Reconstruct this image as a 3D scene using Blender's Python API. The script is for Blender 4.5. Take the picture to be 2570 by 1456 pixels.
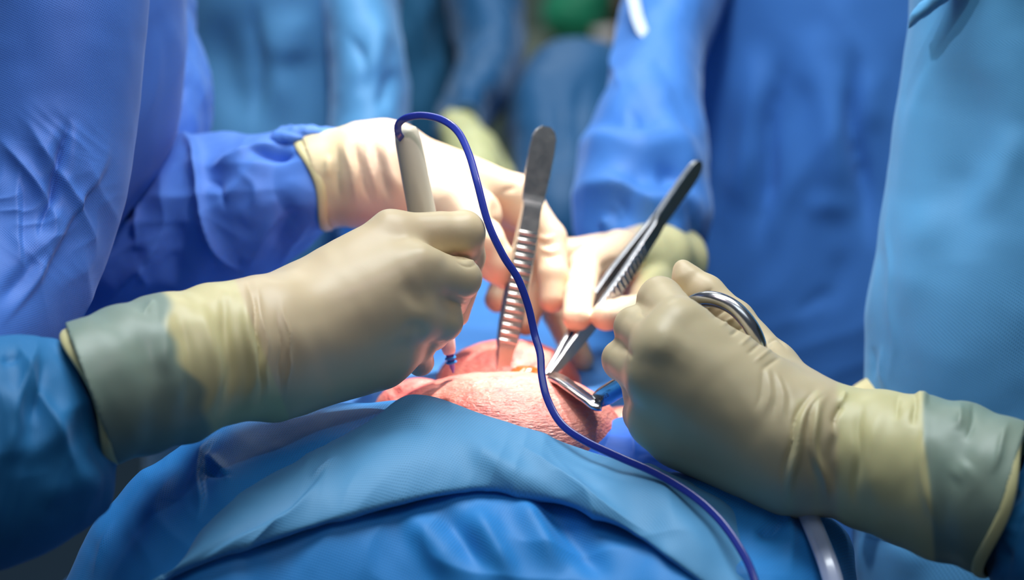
import bpy, math, random
import numpy as np
from mathutils import Vector, Matrix

for o in list(bpy.data.objects):
    bpy.data.objects.remove(o, do_unlink=True)
scene = bpy.context.scene
COL = scene.collection
rng = np.random.RandomState(7)

# ------------------------------------------------------------------ camera
PITCH = math.radians(15.0)
LENS = 80.0
FPX = LENS / 36.0 * 2570.0
CAM = np.array([0.0, -1.304, 1.40])
FWD = np.array([0.0, math.cos(PITCH), -math.sin(PITCH)])
UP = np.array([0.0, math.sin(PITCH), math.cos(PITCH)])
RGT = np.array([1.0, 0.0, 0.0])
cd = bpy.data.cameras.new('camera')
cam = bpy.data.objects.new('camera', cd)
COL.objects.link(cam)
cam.location = CAM
cam.rotation_euler = (math.pi / 2 - PITCH, 0, 0)
cd.lens = LENS
cd.sensor_width = 36.0
cd.sensor_fit = 'HORIZONTAL'
cd.clip_start = 0.05
cd.dof.use_dof = True
cd.dof.focus_distance = 1.285
cd.dof.aperture_fstop = 4.0
scene.camera = cam

def P(px, py, d):
    return CAM + d * FWD + (px - 1285.0) * d / FPX * RGT - (py - 728.0) * d / FPX * UP

def proj(V):
    R = V - CAM
    d = R @ FWD
    return 1285.0 + FPX * (R @ RGT) / d, 728.0 - FPX * (R @ UP) / d, d

# ------------------------------------------------------------------ view, world, lights
vs = scene.view_settings
vs.view_transform = 'Standard'
vs.look = 'None'
vs.gamma = 1.0
vs.use_curve_mapping = False
vs.exposure = 0.12

w = bpy.data.worlds.new('world')
scene.world = w
w.use_nodes = True
bg = w.node_tree.nodes['Background']
bg.inputs[0].default_value = (0.55, 0.72, 1.0, 1)
bg.inputs[1].default_value = 0.085

def light(name, kind, loc, target, energy, color, **kw):
    ld = bpy.data.lights.new(name, kind)
    ld.energy = energy
    ld.color = color
    for k, v in kw.items():
        setattr(ld, k, v)
    o = bpy.data.objects.new(name, ld)
    COL.objects.link(o)
    o.location = loc
    o.rotation_euler = (Vector(target) - Vector(loc)).to_track_quat('-Z', 'Y').to_euler()
    return o

KEY_T = P(1165, 745, 1.44)
light('surgical_lamp_light', 'SPOT', (0.30, 0.66, 2.35), KEY_T, 260, (1.0, 0.94, 0.88),
      spot_size=math.radians(10.5), spot_blend=0.6, shadow_soft_size=0.035)
light('second_surgical_lamp_light', 'SPOT', (0.45, -0.85, 2.45), P(200, 470, 1.40), 50, (1.0, 0.76, 0.90),
      spot_size=math.radians(18), spot_blend=0.9, shadow_soft_size=0.05)
light('right_gown_fill_light', 'SPOT', (-0.75, -0.35, 2.45), P(2330, 800, 1.40), 60, (1.0, 0.88, 0.95),  # added spot to brighten the right gown; no lamp known there
      spot_size=math.radians(12), spot_blend=0.9, shadow_soft_size=0.05)
light('skin_fill_light', 'SPOT', (0.10, -0.10, 2.5), P(1290, 935, 1.40), 120, (1.0, 0.95, 0.90),  # added narrow spot to brighten the skin front, left dim by the key
      spot_size=math.radians(6.4), spot_blend=0.7, shadow_soft_size=0.03)
light('rear_gowns_fill_light', 'SPOT', (0.05, -0.7, 2.7), P(1750, -120, 1.95), 95, (0.90, 0.97, 1.0),  # added spot that brightens the gowns of the people behind
      spot_size=math.radians(36), spot_blend=0.9, shadow_soft_size=0.12)
light('ceiling_panel_light', 'AREA', (-0.05, 0.30, 2.75), (-0.05, 0.28, 1.0), 33, (0.90, 0.97, 1.0),
      shape='RECTANGLE', size=1.2, size_y=0.8)
light('front_fill_light', 'AREA', (0.1, -1.0, 2.75), (0, 0.1, 1.0), 4.5, (0.85, 0.95, 1.0),  # unseen fill, placed to reflect in the steel and lift the drape
      shape='RECTANGLE', size=1.1, size_y=0.6)
light('rear_ceiling_panel_light', 'AREA', (-0.3, 2.4, 2.75), (0, 2.8, 0.5), 22, (0.95, 1.0, 0.95),
      shape='RECTANGLE', size=1.2, size_y=0.8)

# ------------------------------------------------------------------ materials
def s2l(c):
    c = np.array(c, float) / 255.0
    return tuple(np.where(c <= 0.04045, c / 12.92, ((c + 0.055) / 1.055) ** 2.4)) + (1.0,)

class NT:
    def __init__(s, name):
        s.m = bpy.data.materials.new(name)
        s.m.use_nodes = True
        s.t = s.m.node_tree
        s.b = s.t.nodes['Principled BSDF']
    def n(s, typ, **kw):
        nd = s.t.nodes.new(typ)
        for k, v in kw.items():
            setattr(nd, k, v)
        return nd
    def l(s, a, b):
        s.t.links.new(a, b)
    def math(s, op, a, b=None):
        nd = s.n('ShaderNodeMath', operation=op)
        for i, v in enumerate((a, b)):
            if v is None: continue
            if isinstance(v, (int, float)): nd.inputs[i].default_value = v
            else: s.l(v, nd.inputs[i])
        return nd.outputs[0]
    def mix(s, fac, a, b):
        nd = s.n('ShaderNodeMix', data_type='RGBA')
        for sock, v in ((nd.inputs[0], fac), (nd.inputs[6], a), (nd.inputs[7], b)):
            if isinstance(v, (int, float, tuple)): sock.default_value = v
            else: s.l(v, sock)
        return nd.outputs[2]
    def set(s, **kw):
        for k, v in kw.items():
            s.b.inputs[k.replace('_', ' ')].default_value = v
    def noise(s, scale, detail=3.0, rough=0.5, co='Object', stretch=None):
        tc = s.n('ShaderNodeTexCoord')
        nz = s.n('ShaderNodeTexNoise')
        nz.inputs['Scale'].default_value = scale
        nz.inputs['Detail'].default_value = detail
        nz.inputs['Roughness'].default_value = rough
        if stretch:
            mp = s.n('ShaderNodeMapping')
            mp.inputs['Scale'].default_value = stretch
            s.l(tc.outputs[co], mp.inputs[0]); s.l(mp.outputs[0], nz.inputs['Vector'])
        else:
            s.l(tc.outputs[co], nz.inputs['Vector'])
        return nz.outputs['Fac']

def fabric(name, col, dots=1.0, pitch=0.00155, rough=0.55, sheen=0.25, rot=0.4, var=0.25, spec=0.35):
    t = NT(name)
    c = s2l(col)
    dark = tuple(x * 0.62 for x in c[:3]) + (1,)
    nz = t.noise(9.0, 3.0, 0.55)
    base = t.mix(t.math('MULTIPLY', nz, var), c, tuple(min(1, x * 1.35 + 0.02) for x in c[:3]) + (1,))
    bump_in = None
    if dots > 0:
        uv = t.n('ShaderNodeUVMap'); uv.uv_map = 'UVMap'
        mp = t.n('ShaderNodeMapping')
        k = 2 * math.pi / pitch
        mp.inputs['Scale'].default_value = (k, k, 1)
        mp.inputs['Rotation'].default_value = (0, 0, rot)
        t.l(uv.outputs[0], mp.inputs[0])
        sp = t.n('ShaderNodeSeparateXYZ'); t.l(mp.outputs[0], sp.inputs[0])
        sx = t.math('SINE', sp.outputs[0]); sy = t.math('SINE', sp.outputs[1])
        pr = t.math('MULTIPLY', sx, sy)
        rmp = t.n('ShaderNodeMapRange'); rmp.interpolation_type = 'SMOOTHSTEP'
        t.l(pr, rmp.inputs[0])
        rmp.inputs[1].default_value = 0.05; rmp.inputs[2].default_value = 0.75
        dot = rmp.outputs[0]
        base = t.mix(t.math('MULTIPLY', dot, 0.42 * dots), base, dark)
        bump_in = t.math('MULTIPLY', dot, -1.0)
    fine = t.noise(900.0, 2.0, 0.6)
    h = t.math('MULTIPLY', fine, 0.25)
    if bump_in is not None:
        h = t.math('ADD', h, bump_in)
    bp = t.n('ShaderNodeBump')
    bp.inputs['Strength'].default_value = 0.35
    bp.inputs['Distance'].default_value = 0.0004
    t.l(h, bp.inputs['Height'])
    t.l(bp.outputs[0], t.b.inputs['Normal'])
    t.l(base, t.b.inputs['Base Color'])
    t.set(Roughness=rough)
    t.b.inputs['Sheen Weight'].default_value = sheen
    t.b.inputs['Sheen Roughness'].default_value = 0.4
    t.b.inputs['Sheen Tint'].default_value = (0.6, 0.75, 1, 1)
    t.b.inputs['Specular IOR Level'].default_value = spec
    return t.m

def glove_mat(name, col, sss=0.12, rough=0.42):
    t = NT(name)
    c = s2l(col)
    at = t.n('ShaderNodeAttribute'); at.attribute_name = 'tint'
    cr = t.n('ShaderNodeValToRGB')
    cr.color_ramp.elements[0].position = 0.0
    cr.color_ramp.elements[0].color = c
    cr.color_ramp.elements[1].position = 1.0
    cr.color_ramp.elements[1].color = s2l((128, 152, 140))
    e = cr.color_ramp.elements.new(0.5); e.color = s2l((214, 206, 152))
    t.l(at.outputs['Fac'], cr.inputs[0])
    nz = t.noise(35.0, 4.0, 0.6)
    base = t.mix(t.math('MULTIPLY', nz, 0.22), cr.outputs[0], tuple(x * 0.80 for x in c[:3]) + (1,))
    t.l(base, t.b.inputs['Base Color'])
    t.set(Roughness=rough)
    t.b.inputs['Specular IOR Level'].default_value = 0.4
    t.b.inputs['Subsurface Weight'].default_value = sss
    t.b.inputs['Subsurface Radius'].default_value = (0.9, 0.35, 0.18)
    t.b.inputs['Subsurface Scale'].default_value = 0.006
    bz = t.noise(160.0, 4.0, 0.6)
    bp = t.n('ShaderNodeBump'); bp.inputs['Strength'].default_value = 0.12; bp.inputs['Distance'].default_value = 0.0006
    t.l(bz, bp.inputs['Height']); t.l(bp.outputs[0], t.b.inputs['Normal'])
    return t.m

def simple(name, col, rough=0.5, metal=0.0, noise=0.0, nscale=30.0, **kw):
    t = NT(name)
    c = s2l(col)
    if noise:
        nz = t.noise(nscale, 4.0, 0.6)
        t.l(t.mix(t.math('MULTIPLY', nz, noise), c, tuple(x * 0.5 for x in c[:3]) + (1,)), t.b.inputs['Base Color'])
    else:
        t.set(Base_Color=c)
    t.set(Roughness=rough, Metallic=metal)
    for k, v in kw.items():
        t.b.inputs[k.replace('_', ' ')].default_value = v
    return t.m

def skin_mat():
    t = NT('patient_skin')
    nz = t.noise(26.0, 5.0, 0.65)
    r1 = t.n('ShaderNodeMapRange'); r1.inputs[1].default_value = 0.42; r1.inputs[2].default_value = 0.66
    t.l(nz, r1.inputs[0])
    base = t.mix(r1.outputs[0], s2l((226, 148, 130)), s2l((204, 84, 82)))
    n2 = t.noise(420.0, 3.0, 0.6, stretch=(0.45, 1.0, 1.6))
    base = t.mix(t.math('MULTIPLY', n2, 0.40), base, s2l((200, 104, 92)))
    t.l(base, t.b.inputs['Base Color'])
    t.set(Roughness=0.40)
    t.b.inputs['Subsurface Weight'].default_value = 0.15
    t.b.inputs['Subsurface Radius'].default_value = (1.0, 0.3, 0.15)
    t.b.inputs['Subsurface Scale'].default_value = 0.005
    bp = t.n('ShaderNodeBump'); bp.inputs['Strength'].default_value = 0.8; bp.inputs['Distance'].default_value = 0.0022
    t.l(n2, bp.inputs['Height']); t.l(bp.outputs[0], t.b.inputs['Normal'])
    return t.m

def steel(name, rough=0.16, col=(205, 205, 208)):
    t = NT(name)
    nz = t.noise(140.0, 4.0, 0.7)
    t.l(t.mix(t.math('MULTIPLY', nz, 0.35), s2l(col), s2l((120, 116, 112))), t.b.inputs['Base Color'])
    rr = t.n('ShaderNodeMapRange'); rr.inputs[3].default_value = rough * 0.7; rr.inputs[4].default_value = rough * 1.6
    t.l(nz, rr.inputs[0]); t.l(rr.outputs[0], t.b.inputs['Roughness'])
    t.set(Metallic=1.0)
    return t.m

M = {}
M['gown_left'] = fabric('gown_left_fabric', (62, 114, 194), 1.15, pitch=0.0017)
M['gown_left_far'] = fabric('gown_left_plain_fabric', (84, 136, 218), 0.35)
M['gown_right'] = fabric('gown_right_fabric', (84, 158, 206), 1.0, pitch=0.0018)
M['gown_back_right'] = fabric('gown_back_right_fabric', (66, 124, 200), 0)
M['gown_back_left'] = fabric('gown_back_left_fabric', (86, 146, 192), 0)
M['gown_rear'] = fabric('gown_rear_fabric', (34, 90, 126), 0)
M['gown_rear_dark'] = fabric('gown_rear_dark_fabric', (24, 78, 120), 0)
M['sleeve_front'] = fabric('sleeve_front_fabric', (34, 120, 178), 0.5)
M['drape_base'] = fabric('drape_base_fabric', (44, 146, 226), 1.2, pitch=0.0021, rough=0.5)
M['drape_over'] = fabric('drape_over_fabric', (98, 168, 218), 1.0, pitch=0.0021, rough=0.5)
M['drape_side'] = fabric('drape_side_fabric', (20, 104, 216), 0.0)
M['drape_table'] = fabric('drape_table_fabric', (70, 140, 214), 0.0)
M['glove'] = glove_mat('latex_glove', (210, 192, 154))
M['glove_back'] = glove_mat('latex_glove_pale', (226, 198, 168), sss=0.2)
M['glove_far'] = glove_mat('latex_glove_far', (190, 196, 140))
M['cuff_roll'] = simple('latex_roll', (214, 206, 150), 0.45, noise=0.2)
M['skin'] = skin_mat()
M['tissue'] = simple('wet_tissue', (196, 92, 30), 0.12, noise=0.7, nscale=160.0, Coat_Weight=0.8, Subsurface_Weight=0.2, Subsurface_Scale=0.004)
M['red'] = simple('red_mark', (196, 40, 44), 0.4, noise=0.3)
M['steel'] = steel('polished_steel', 0.2)
M['steel_satin'] = steel('satin_steel', 0.29, (214, 210, 204))
M['steel_dark'] = steel('brushed_steel', 0.28, (178, 180, 186))
M['pen'] = simple('pen_plastic', (196, 192, 170), 0.38, noise=0.1)
M['nozzle'] = simple('nozzle_plastic', (240, 206, 196), 0.35, Subsurface_Weight=0.2, Subsurface_Scale=0.004)
M['collar'] = simple('collar_plastic', (120, 100, 190), 0.25, metal=0.3)
M['ring_blue'] = simple('blue_ring_rubber', (20, 130, 214), 0.3)
M['cord'] = simple('blue_cord_rubber', (36, 54, 156), 0.25, Specular_IOR_Level=0.6, Coat_Weight=0.3)
M['tubing'] = simple('clear_tubing', (196, 204, 236), 0.25, Transmission_Weight=0.25, Coat_Weight=0.4)
M['tie'] = simple('white_tie_cloth', (206, 216, 226), 0.7, noise=0.2)
M['engrave'] = simple('engraving_ink', (40, 36, 40), 0.6)
M['wall'] = simple('wall_paint', (128, 146, 132), 0.7, noise=0.5, nscale=2.5)
M['floor'] = simple('floor_vinyl', (30, 50, 72), 0.35, noise=0.3, nscale=4.0)
M['green'] = fabric('green_cloth', (10, 128, 92), 0)
M['brown'] = simple('brown_glass', (84, 54, 40), 0.3)
M['white'] = simple('white_enamel', (216, 206, 206), 0.3)
M['grey'] = simple('grey_metal', (140, 150, 140), 0.4, metal=0.4, noise=0.2)

# ------------------------------------------------------------------ mesh helpers
def new_mesh(name, V, F, smooth=True, uv=None, tint=None):
    me = bpy.data.meshes.new(name)
    V = np.asarray(V, np.float32)
    if isinstance(F, np.ndarray):
        nf, k = F.shape
        me.vertices.add(len(V)); me.vertices.foreach_set('co', V.ravel())
        me.loops.add(nf * k); me.loops.foreach_set('vertex_index', F.ravel().astype(np.int32))
        me.polygons.add(nf)
        me.polygons.foreach_set('loop_start', np.arange(0, nf * k, k, dtype=np.int32))
        me.update(calc_edges=True)
        me.validate()
    else:
        me.from_pydata([tuple(map(float, v)) for v in V], [], F)
    if uv is not None:
        ul = me.uv_layers.new(name='UVMap')
        li = np.zeros(len(me.loops), np.int32)
        me.loops.foreach_get('vertex_index', li)
        ul.data.foreach_set('uv', np.asarray(uv, np.float32)[li].ravel())
    if tint is not None:
        a = me.attributes.new('tint', 'FLOAT', 'POINT')
        a.data.foreach_set('value', np.asarray(tint, np.float32))
    if smooth:
        me.polygons.foreach_set('use_smooth', np.ones(len(me.polygons), bool))
    me.update()
    return me

def put(name, me, mat, parent=None, **props):
    o = bpy.data.objects.new(name, me)
    COL.objects.link(o)
    if me is not None and mat is not None and len(me.materials) == 0:
        me.materials.append(mat)
    if parent is not None:
        o.parent = parent
    for k, v in props.items():
        o[k] = v
    return o

def root(name, loc, label, cat, group=None):
    o = bpy.data.objects.new(name, None)
    COL.objects.link(o)
    o.location = loc
    o.empty_display_size = 0.05
    o['label'] = label
    o['category'] = cat
    if group: o['group'] = group
    o['_loc'] = [float(x) for x in loc]
    return o

def base_of(parent):
    while parent.parent is not None:
        parent = parent.parent
    return np.array(parent['_loc'])

def part(name, V, F, mat, parent, uv=None, tint=None, smooth=True):
    me = new_mesh(name, np.asarray(V) - base_of(parent), F, smooth, uv, tint)
    return put(name, me, mat, parent)

def single(name, V, F, mat, label, cat, uv=None, smooth=True, group=None, kind=None):
    V = np.asarray(V)
    org = np.array([V[:, 0].mean(), V[:, 1].mean(), V[:, 2].min()])
    me = new_mesh(name, V - org, F, smooth, uv)
    o = put(name, me, mat)
    o.location = org
    if kind: o['kind'] = kind
    else:
        o['label'] = label; o['category'] = cat
    if group: o['group'] = group
    return o

def grid_faces(nv, nu, closed):
    i = np.arange(nv - 1)[:, None]
    j = np.arange(nu if closed else nu - 1)[None, :]
    j2 = (j + 1) % nu
    a = i * nu + j; b = i * nu + j2; c = (i + 1) * nu + j2; d = (i + 1) * nu + j
    return np.stack([a, b, c, d], -1).reshape(-1, 4)

def cr_interp(X, n):
    """Catmull-Rom through rows of X, resampled evenly by chord length to n rows."""
    X = np.asarray(X, float)
    if len(X) == 2:
        t = np.linspace(0, 1, n)[:, None]
        return X[0] * (1 - t) + X[1] * t
    E = np.vstack([2 * X[0] - X[1], X, 2 * X[-1] - X[-2]])
    seg = np.linalg.norm(np.diff(X[:, :3], axis=0), axis=1)
    cum = np.concatenate([[0], np.cumsum(seg)]); cum /= cum[-1]
    t = np.linspace(0, 1, n)
    k = np.clip(np.searchsorted(cum, t, side='right') - 1, 0, len(X) - 2)
    u = ((t - cum[k]) / np.maximum(cum[k + 1] - cum[k], 1e-9))[:, None]
    p0, p1, p2, p3 = E[k], E[k + 1], E[k + 2], E[k + 3]
    return 0.5 * (2 * p1 + (p2 - p0) * u + (2 * p0 - 5 * p1 + 4 * p2 - p3) * u ** 2 + (3 * p1 - p0 - 3 * p2 + p3) * u ** 3)

def grid_normals(G, closed):
    if closed:
        du = np.roll(G, -1, 1) - np.roll(G, 1, 1)
    else:
        du = np.gradient(G, axis=1)
    dv = np.gradient(G, axis=0)
    N = np.cross(du, dv)
    N /= np.maximum(np.linalg.norm(N, axis=-1, keepdims=True), 1e-12)
    return N

def poly_dist(px, py, pts):
    pts = np.asarray(pts, float)
    best = np.full(px.shape, 1e9); sgn = np.zeros(px.shape); tt = np.zeros(px.shape)
    L = np.concatenate([[0], np.cumsum(np.linalg.norm(np.diff(pts, axis=0), axis=1))])
    for i in range(len(pts) - 1):
        ax, ay = pts[i]; bx, by = pts[i + 1]
        dx, dy = bx - ax, by - ay
        l2 = dx * dx + dy * dy
        t = np.clip(((px - ax) * dx + (py - ay) * dy) / l2, 0, 1)
        ex = px - ax - t * dx; ey = py - ay - t * dy
        d = np.hypot(ex, ey)
        m = d < best
        best[m] = d[m]
        sgn[m] = np.sign(dx * ey - dy * ex)[m]
        tt[m] = ((L[i] + t * (L[i + 1] - L[i])) / L[-1])[m]
    return best, sgn, tt

def smooth_poly(pts, n=24):
    return cr_interp(np.c_[np.asarray(pts, float), np.zeros(len(pts))], n)[:, :2]

def crease_field(V, creases, N=None, face=True):
    """relief height in metres for folds given as (points, millimetres, width px, kind)"""
    px, py, d = proj(V)
    h = np.zeros(len(V))
    for cz in creases:
        pts, amp, wd = cz[0], cz[1], cz[2]
        kind = cz[3] if len(cz) > 3 else 'r'
        sp = smooth_poly(pts)
        lo = sp.min(0) - 4 * wd; hi = sp.max(0) + 4 * wd
        m = (px > lo[0]) & (px < hi[0]) & (py > lo[1]) & (py < hi[1])
        if not m.any(): continue
        wb = wd * 0.35
        dist, sg, t = poly_dist(px[m] + wb * np.sin(py[m] / (wd * 2.3) + 1.0), py[m] + wb * np.sin(px[m] / (wd * 2.7)), sp)
        tp = np.clip(np.minimum(t, 1 - t) / 0.38, 0, 1); tp = tp * tp * (3 - 2 * tp)
        s = dist / wd
        if kind == 'r':      # crisp ridge
            f = np.exp(-s * 1.6) * (1 - np.exp(-s * 4) * 0.15)
        elif kind == 'g':    # rounded ridge
            f = np.exp(-s * s)
        elif kind == 's':    # a lip: sudden step, then fading away
            sd = np.tanh(sg * s * 5.0)
            f = np.exp(-s * 0.7) * (0.5 + 0.5 * sd) - 0.25 * np.exp(-s * 1.5) * (0.5 - 0.5 * sd)
        elif kind == 'p':    # a slope between two levels
            f = np.exp(-(s / 2.2) ** 2) * np.tanh(sg * s * 1.2)
        h[m] += amp * 0.001 * f * tp
    if N is not None and face:
        vw = CAM - V; vw /= np.linalg.norm(vw, axis=1, keepdims=True)
        fc = np.sum(N * vw, 1)
        h *= np.clip(fc * 4 + 0.6, 0, 1)
    return h

def crumple_field(V, N, specs):
    """directional crushed folds: (px, py, rx, ry, millimetres, angle of the folds, wavelength px, seed)"""
    px, py, d = proj(V)
    h = np.zeros(len(V))
    for cx, cy, rx, ry, amp, ang, wl, seed in specs:
        q = ((px - cx) / rx) ** 2 + ((py - cy) / ry) ** 2
        m = q < 1
        if not m.any(): continue
        x = px[m]; y = py[m]
        r = np.random.RandomState(seed)
        ca, sa = math.cos(math.radians(ang)), math.sin(math.radians(ang))
        u = (x * ca + y * sa) / wl; v = (-x * sa + y * ca) / wl
        f = 0; a = 1.0; tot = 0
        for o in range(2):
            p = r.uniform(0, 6.28, 6); k = 1.9 ** o
            wv = v + 0.45 * np.sin(u * 1.1 * k + p[0]) + 0.25 * np.sin(u * 2.3 * k + v * 1.3 + p[1])
            wu = u + 0.5 * np.sin(v * 1.7 + p[2])
            n = np.sin(wv * 3.1 * k + 1.2 * np.sin(wu * 0.9 * k + p[3]) + p[4]) * (0.65 + 0.35 * np.sin(wu * 1.3 * k + p[5]))
            f = f + a * (np.maximum(1 - np.sqrt(n * n + 0.004), 0) ** 1.25 - 0.4); tot += a
            a *= 0.22
        e = 1 - q[m]; e = e * e * (3 - 2 * e)
        h[m] += amp * 0.001 * f / tot * e
    vw = CAM - V; vw /= np.linalg.norm(vw, axis=1, keepdims=True)
    return h * np.clip(np.sum(N * vw, 1) * 4 + 0.6, 0, 1)

def wnoise(X, scale, seed=0, octaves=3):
    """cheap smooth noise on world points: warped sines, about -1..1"""
    r = np.random.RandomState(seed)
    out = np.zeros(len(X)); a = 1.0; s = 1.0 / scale; tot = 0
    for o in range(octaves):
        acc = 0
        for k in range(4):
            dv = r.normal(size=3); dv /= np.linalg.norm(dv)
            dw = r.normal(size=3); dw /= np.linalg.norm(dw)
            ph = r.uniform(0, 6.28, 2)
            acc = acc + np.sin(X @ dv * s * 6.28 + ph[0] + 1.4 * np.sin(X @ dw * s * 4.1 + ph[1]))
        out += a * acc / 4; tot += a
        a *= 0.5; s *= 2.1
    return out / tot * 1.6

def tube(secs, nu=160, nv=120, creases=(), noise=0.0, nscale=0.05, seed=1, cap=True, power=2.0, ridged=0.0, crumple=()):
    """cloth tube through sections (px, py, depth, half width px, half depth m)"""
    X = []
    for s in secs:
        c = P(s[0], s[1], s[2])
        X.append([*c, s[3] * s[2] / FPX, s[4]])
    X = cr_interp(X, nv)
    C = X[:, :3]; a = X[:, 3]; b = X[:, 4]
    T = np.gradient(C, axis=0); T /= np.linalg.norm(T, axis=1, keepdims=True)
    vw = C - CAM; vw /= np.linalg.norm(vw, axis=1, keepdims=True)
    Nn = np.cross(T, vw); Nn /= np.linalg.norm(Nn, axis=1, keepdims=True)
    B = np.cross(Nn, T)
    th = np.linspace(0, 2 * math.pi, nu, endpoint=False)
    ct, st = np.cos(th), np.sin(th)
    if power != 2.0:
        ct = np.sign(ct) * np.abs(ct) ** (2 / power); st = np.sign(st) * np.abs(st) ** (2 / power)
    G = C[:, None, :] + a[:, None, None] * ct[None, :, None] * Nn[:, None, :] + b[:, None, None] * st[None, :, None] * B[:, None, :]
    N = grid_normals(G, True)
    cen = G - C[:, None, :]
    flip = np.sign(np.sum(N * cen, -1).mean())
    N *= flip
    V = G.reshape(-1, 3); Nf = N.reshape(-1, 3)
    h = crease_field(V, creases, Nf) + crumple_field(V, Nf, crumple)
    if noise:
        n = wnoise(V, nscale, seed)
        if ridged:
            n = (1 - ridged) * n + ridged * (1 - 2 * np.abs(wnoise(V, nscale * 1.7, seed + 5)))
        h = h + noise * n
    V = V + Nf * h[:, None]
    arc = np.cumsum(np.linalg.norm(np.diff(np.vstack([C, C[-1:]]), axis=0), axis=1))
    per = 2 * math.pi * np.sqrt((a ** 2 + b ** 2) / 2).mean()
    uu = np.repeat((th / (2 * math.pi) * per)[None, :], nv, 0)
    vv = np.repeat(arc[:, None], nu, 1)
    uv = np.stack([uu, vv], -1).reshape(-1, 2)
    F = grid_faces(nv, nu, True)
    if flip < 0: F = F[:, ::-1]
    F = F.copy()
    if cap:
        n0 = len(V)
        V = np.vstack([V, C[0], C[-1]]); uv = np.vstack([uv, [0, 0], [0, 0]])
        j = np.arange(nu); j2 = (j + 1) % nu
        f0 = np.stack([np.full(nu, n0), j2, j, j], 1); f1 = np.stack([np.full(nu, n0 + 1), (nv - 1) * nu + j, (nv - 1) * nu + j2, (nv - 1) * nu + j2], 1)
        Fl = [tuple(f) for f in F.tolist()] + [tuple(f[:3]) for f in f0.tolist()] + [tuple(f[:3]) for f in f1.tolist()]
        return V, Fl, uv
    return V, F, uv

def sheet(rows, nu=220, nv=140, creases=(), noise=0.0, nscale=0.05, seed=1, thick=0.0012, crumple=()):
    """draped cloth through rows of (px, py, depth) points; gets a real thickness"""
    R = [cr_interp([P(*p) for p in r], nu) for r in rows]
    R = np.array(R)
    G = np.stack([cr_interp(R[:, k, :], nv) for k in range(nu)], 1)
    N = grid_normals(G, False)
    vw = CAM - G
    if np.sum(N * vw, -1).mean() < 0:
        N = -N; fl = True
    else:
        fl = False
    V = G.reshape(-1, 3); Nf = N.reshape(-1, 3)
    h = crease_field(V, creases, Nf, face=False) + crumple_field(V, Nf, crumple)
    if noise: h = h + noise * wnoise(V, nscale, seed)
    V = V + Nf * h[:, None]
    lu = np.concatenate([[0], np.cumsum(np.linalg.norm(np.diff(G[nv // 2], axis=0), axis=1))])
    lv = np.concatenate([[0], np.cumsum(np.linalg.norm(np.diff(G[:, nu // 2], axis=0), axis=1))])
    uv = np.stack(np.meshgrid(lu, lv), -1).reshape(-1, 2)
    F = grid_faces(nv, nu, False)
    if fl: F = F[:, ::-1]
    n0 = len(V)
    V2 = V - Nf * thick
    edge = np.concatenate([np.arange(nu), np.arange(1, nv) * nu + nu - 1, (nv - 1) * nu + np.arange(nu - 2, -1, -1), np.arange(nv - 2, 0, -1) * nu])
    e2 = np.roll(edge, -1)
    S = np.stack([edge, e2, e2 + n0, edge + n0], 1)
    if not fl: S = S[:, ::-1]
    Fa = np.vstack([F, F[:, ::-1] + n0, S])
    return np.vstack([V, V2]), Fa, np.vstack([uv, uv])

def sweep(path, prof, closed_prof=True, caps=True):
    """path: list of (centre, xaxis, yaxis) world vectors; prof: (n,2) in those axes"""
    prof = np.asarray(prof, float)
    n = len(prof); rows = []
    for c, x, y in path:
        rows.append(np.asarray(c)[None] + prof[:, :1] * np.asarray(x)[None] + prof[:, 1:] * np.asarray(y)[None])
    V = np.vstack(rows)
    F = [tuple(f) for f in grid_faces(len(path), n, closed_prof).tolist()]
    if caps:
        F.append(tuple(range(n - 1, -1, -1)))
        F.append(tuple(range((len(path) - 1) * n, len(path) * n)))
    return V, F

def frames(C):
    C = np.asarray(C)
    T = np.gradient(C, axis=0); T /= np.linalg.norm(T, axis=1, keepdims=True)
    x = np.cross(T[0], [0.3, 0.5, 0.8]); x /= np.linalg.norm(x)
    out = []
    for i in range(len(C)):
        x = x - T[i] * np.dot(x, T[i]); x /= np.linalg.norm(x)
        out.append((C[i], x, np.cross(T[i], x)))
    return out

def round_prof(n=16, r=1.0):
    t = np.linspace(0, 2 * math.pi, n, endpoint=False)
    return np.c_[np.cos(t), np.sin(t)] * r

def rope(pts, r, n=120, k=14):
    C = cr_interp([P(*p) for p in pts], n)
    return sweep([(c, x * r, y * r) for c, x, y in frames(C)], round_prof(k))

def lathe(A, B, prof, k=40):
    A = np.asarray(A); B = np.asarray(B); ax = B - A
    t = ax / np.linalg.norm(ax)
    x = np.cross(t, FWD); x /= np.linalg.norm(x); y = np.cross(t, x)
    path = [(A + ax * s, x * r, y * r) for s, r in prof]
    return sweep(path, round_prof(k))

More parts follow.
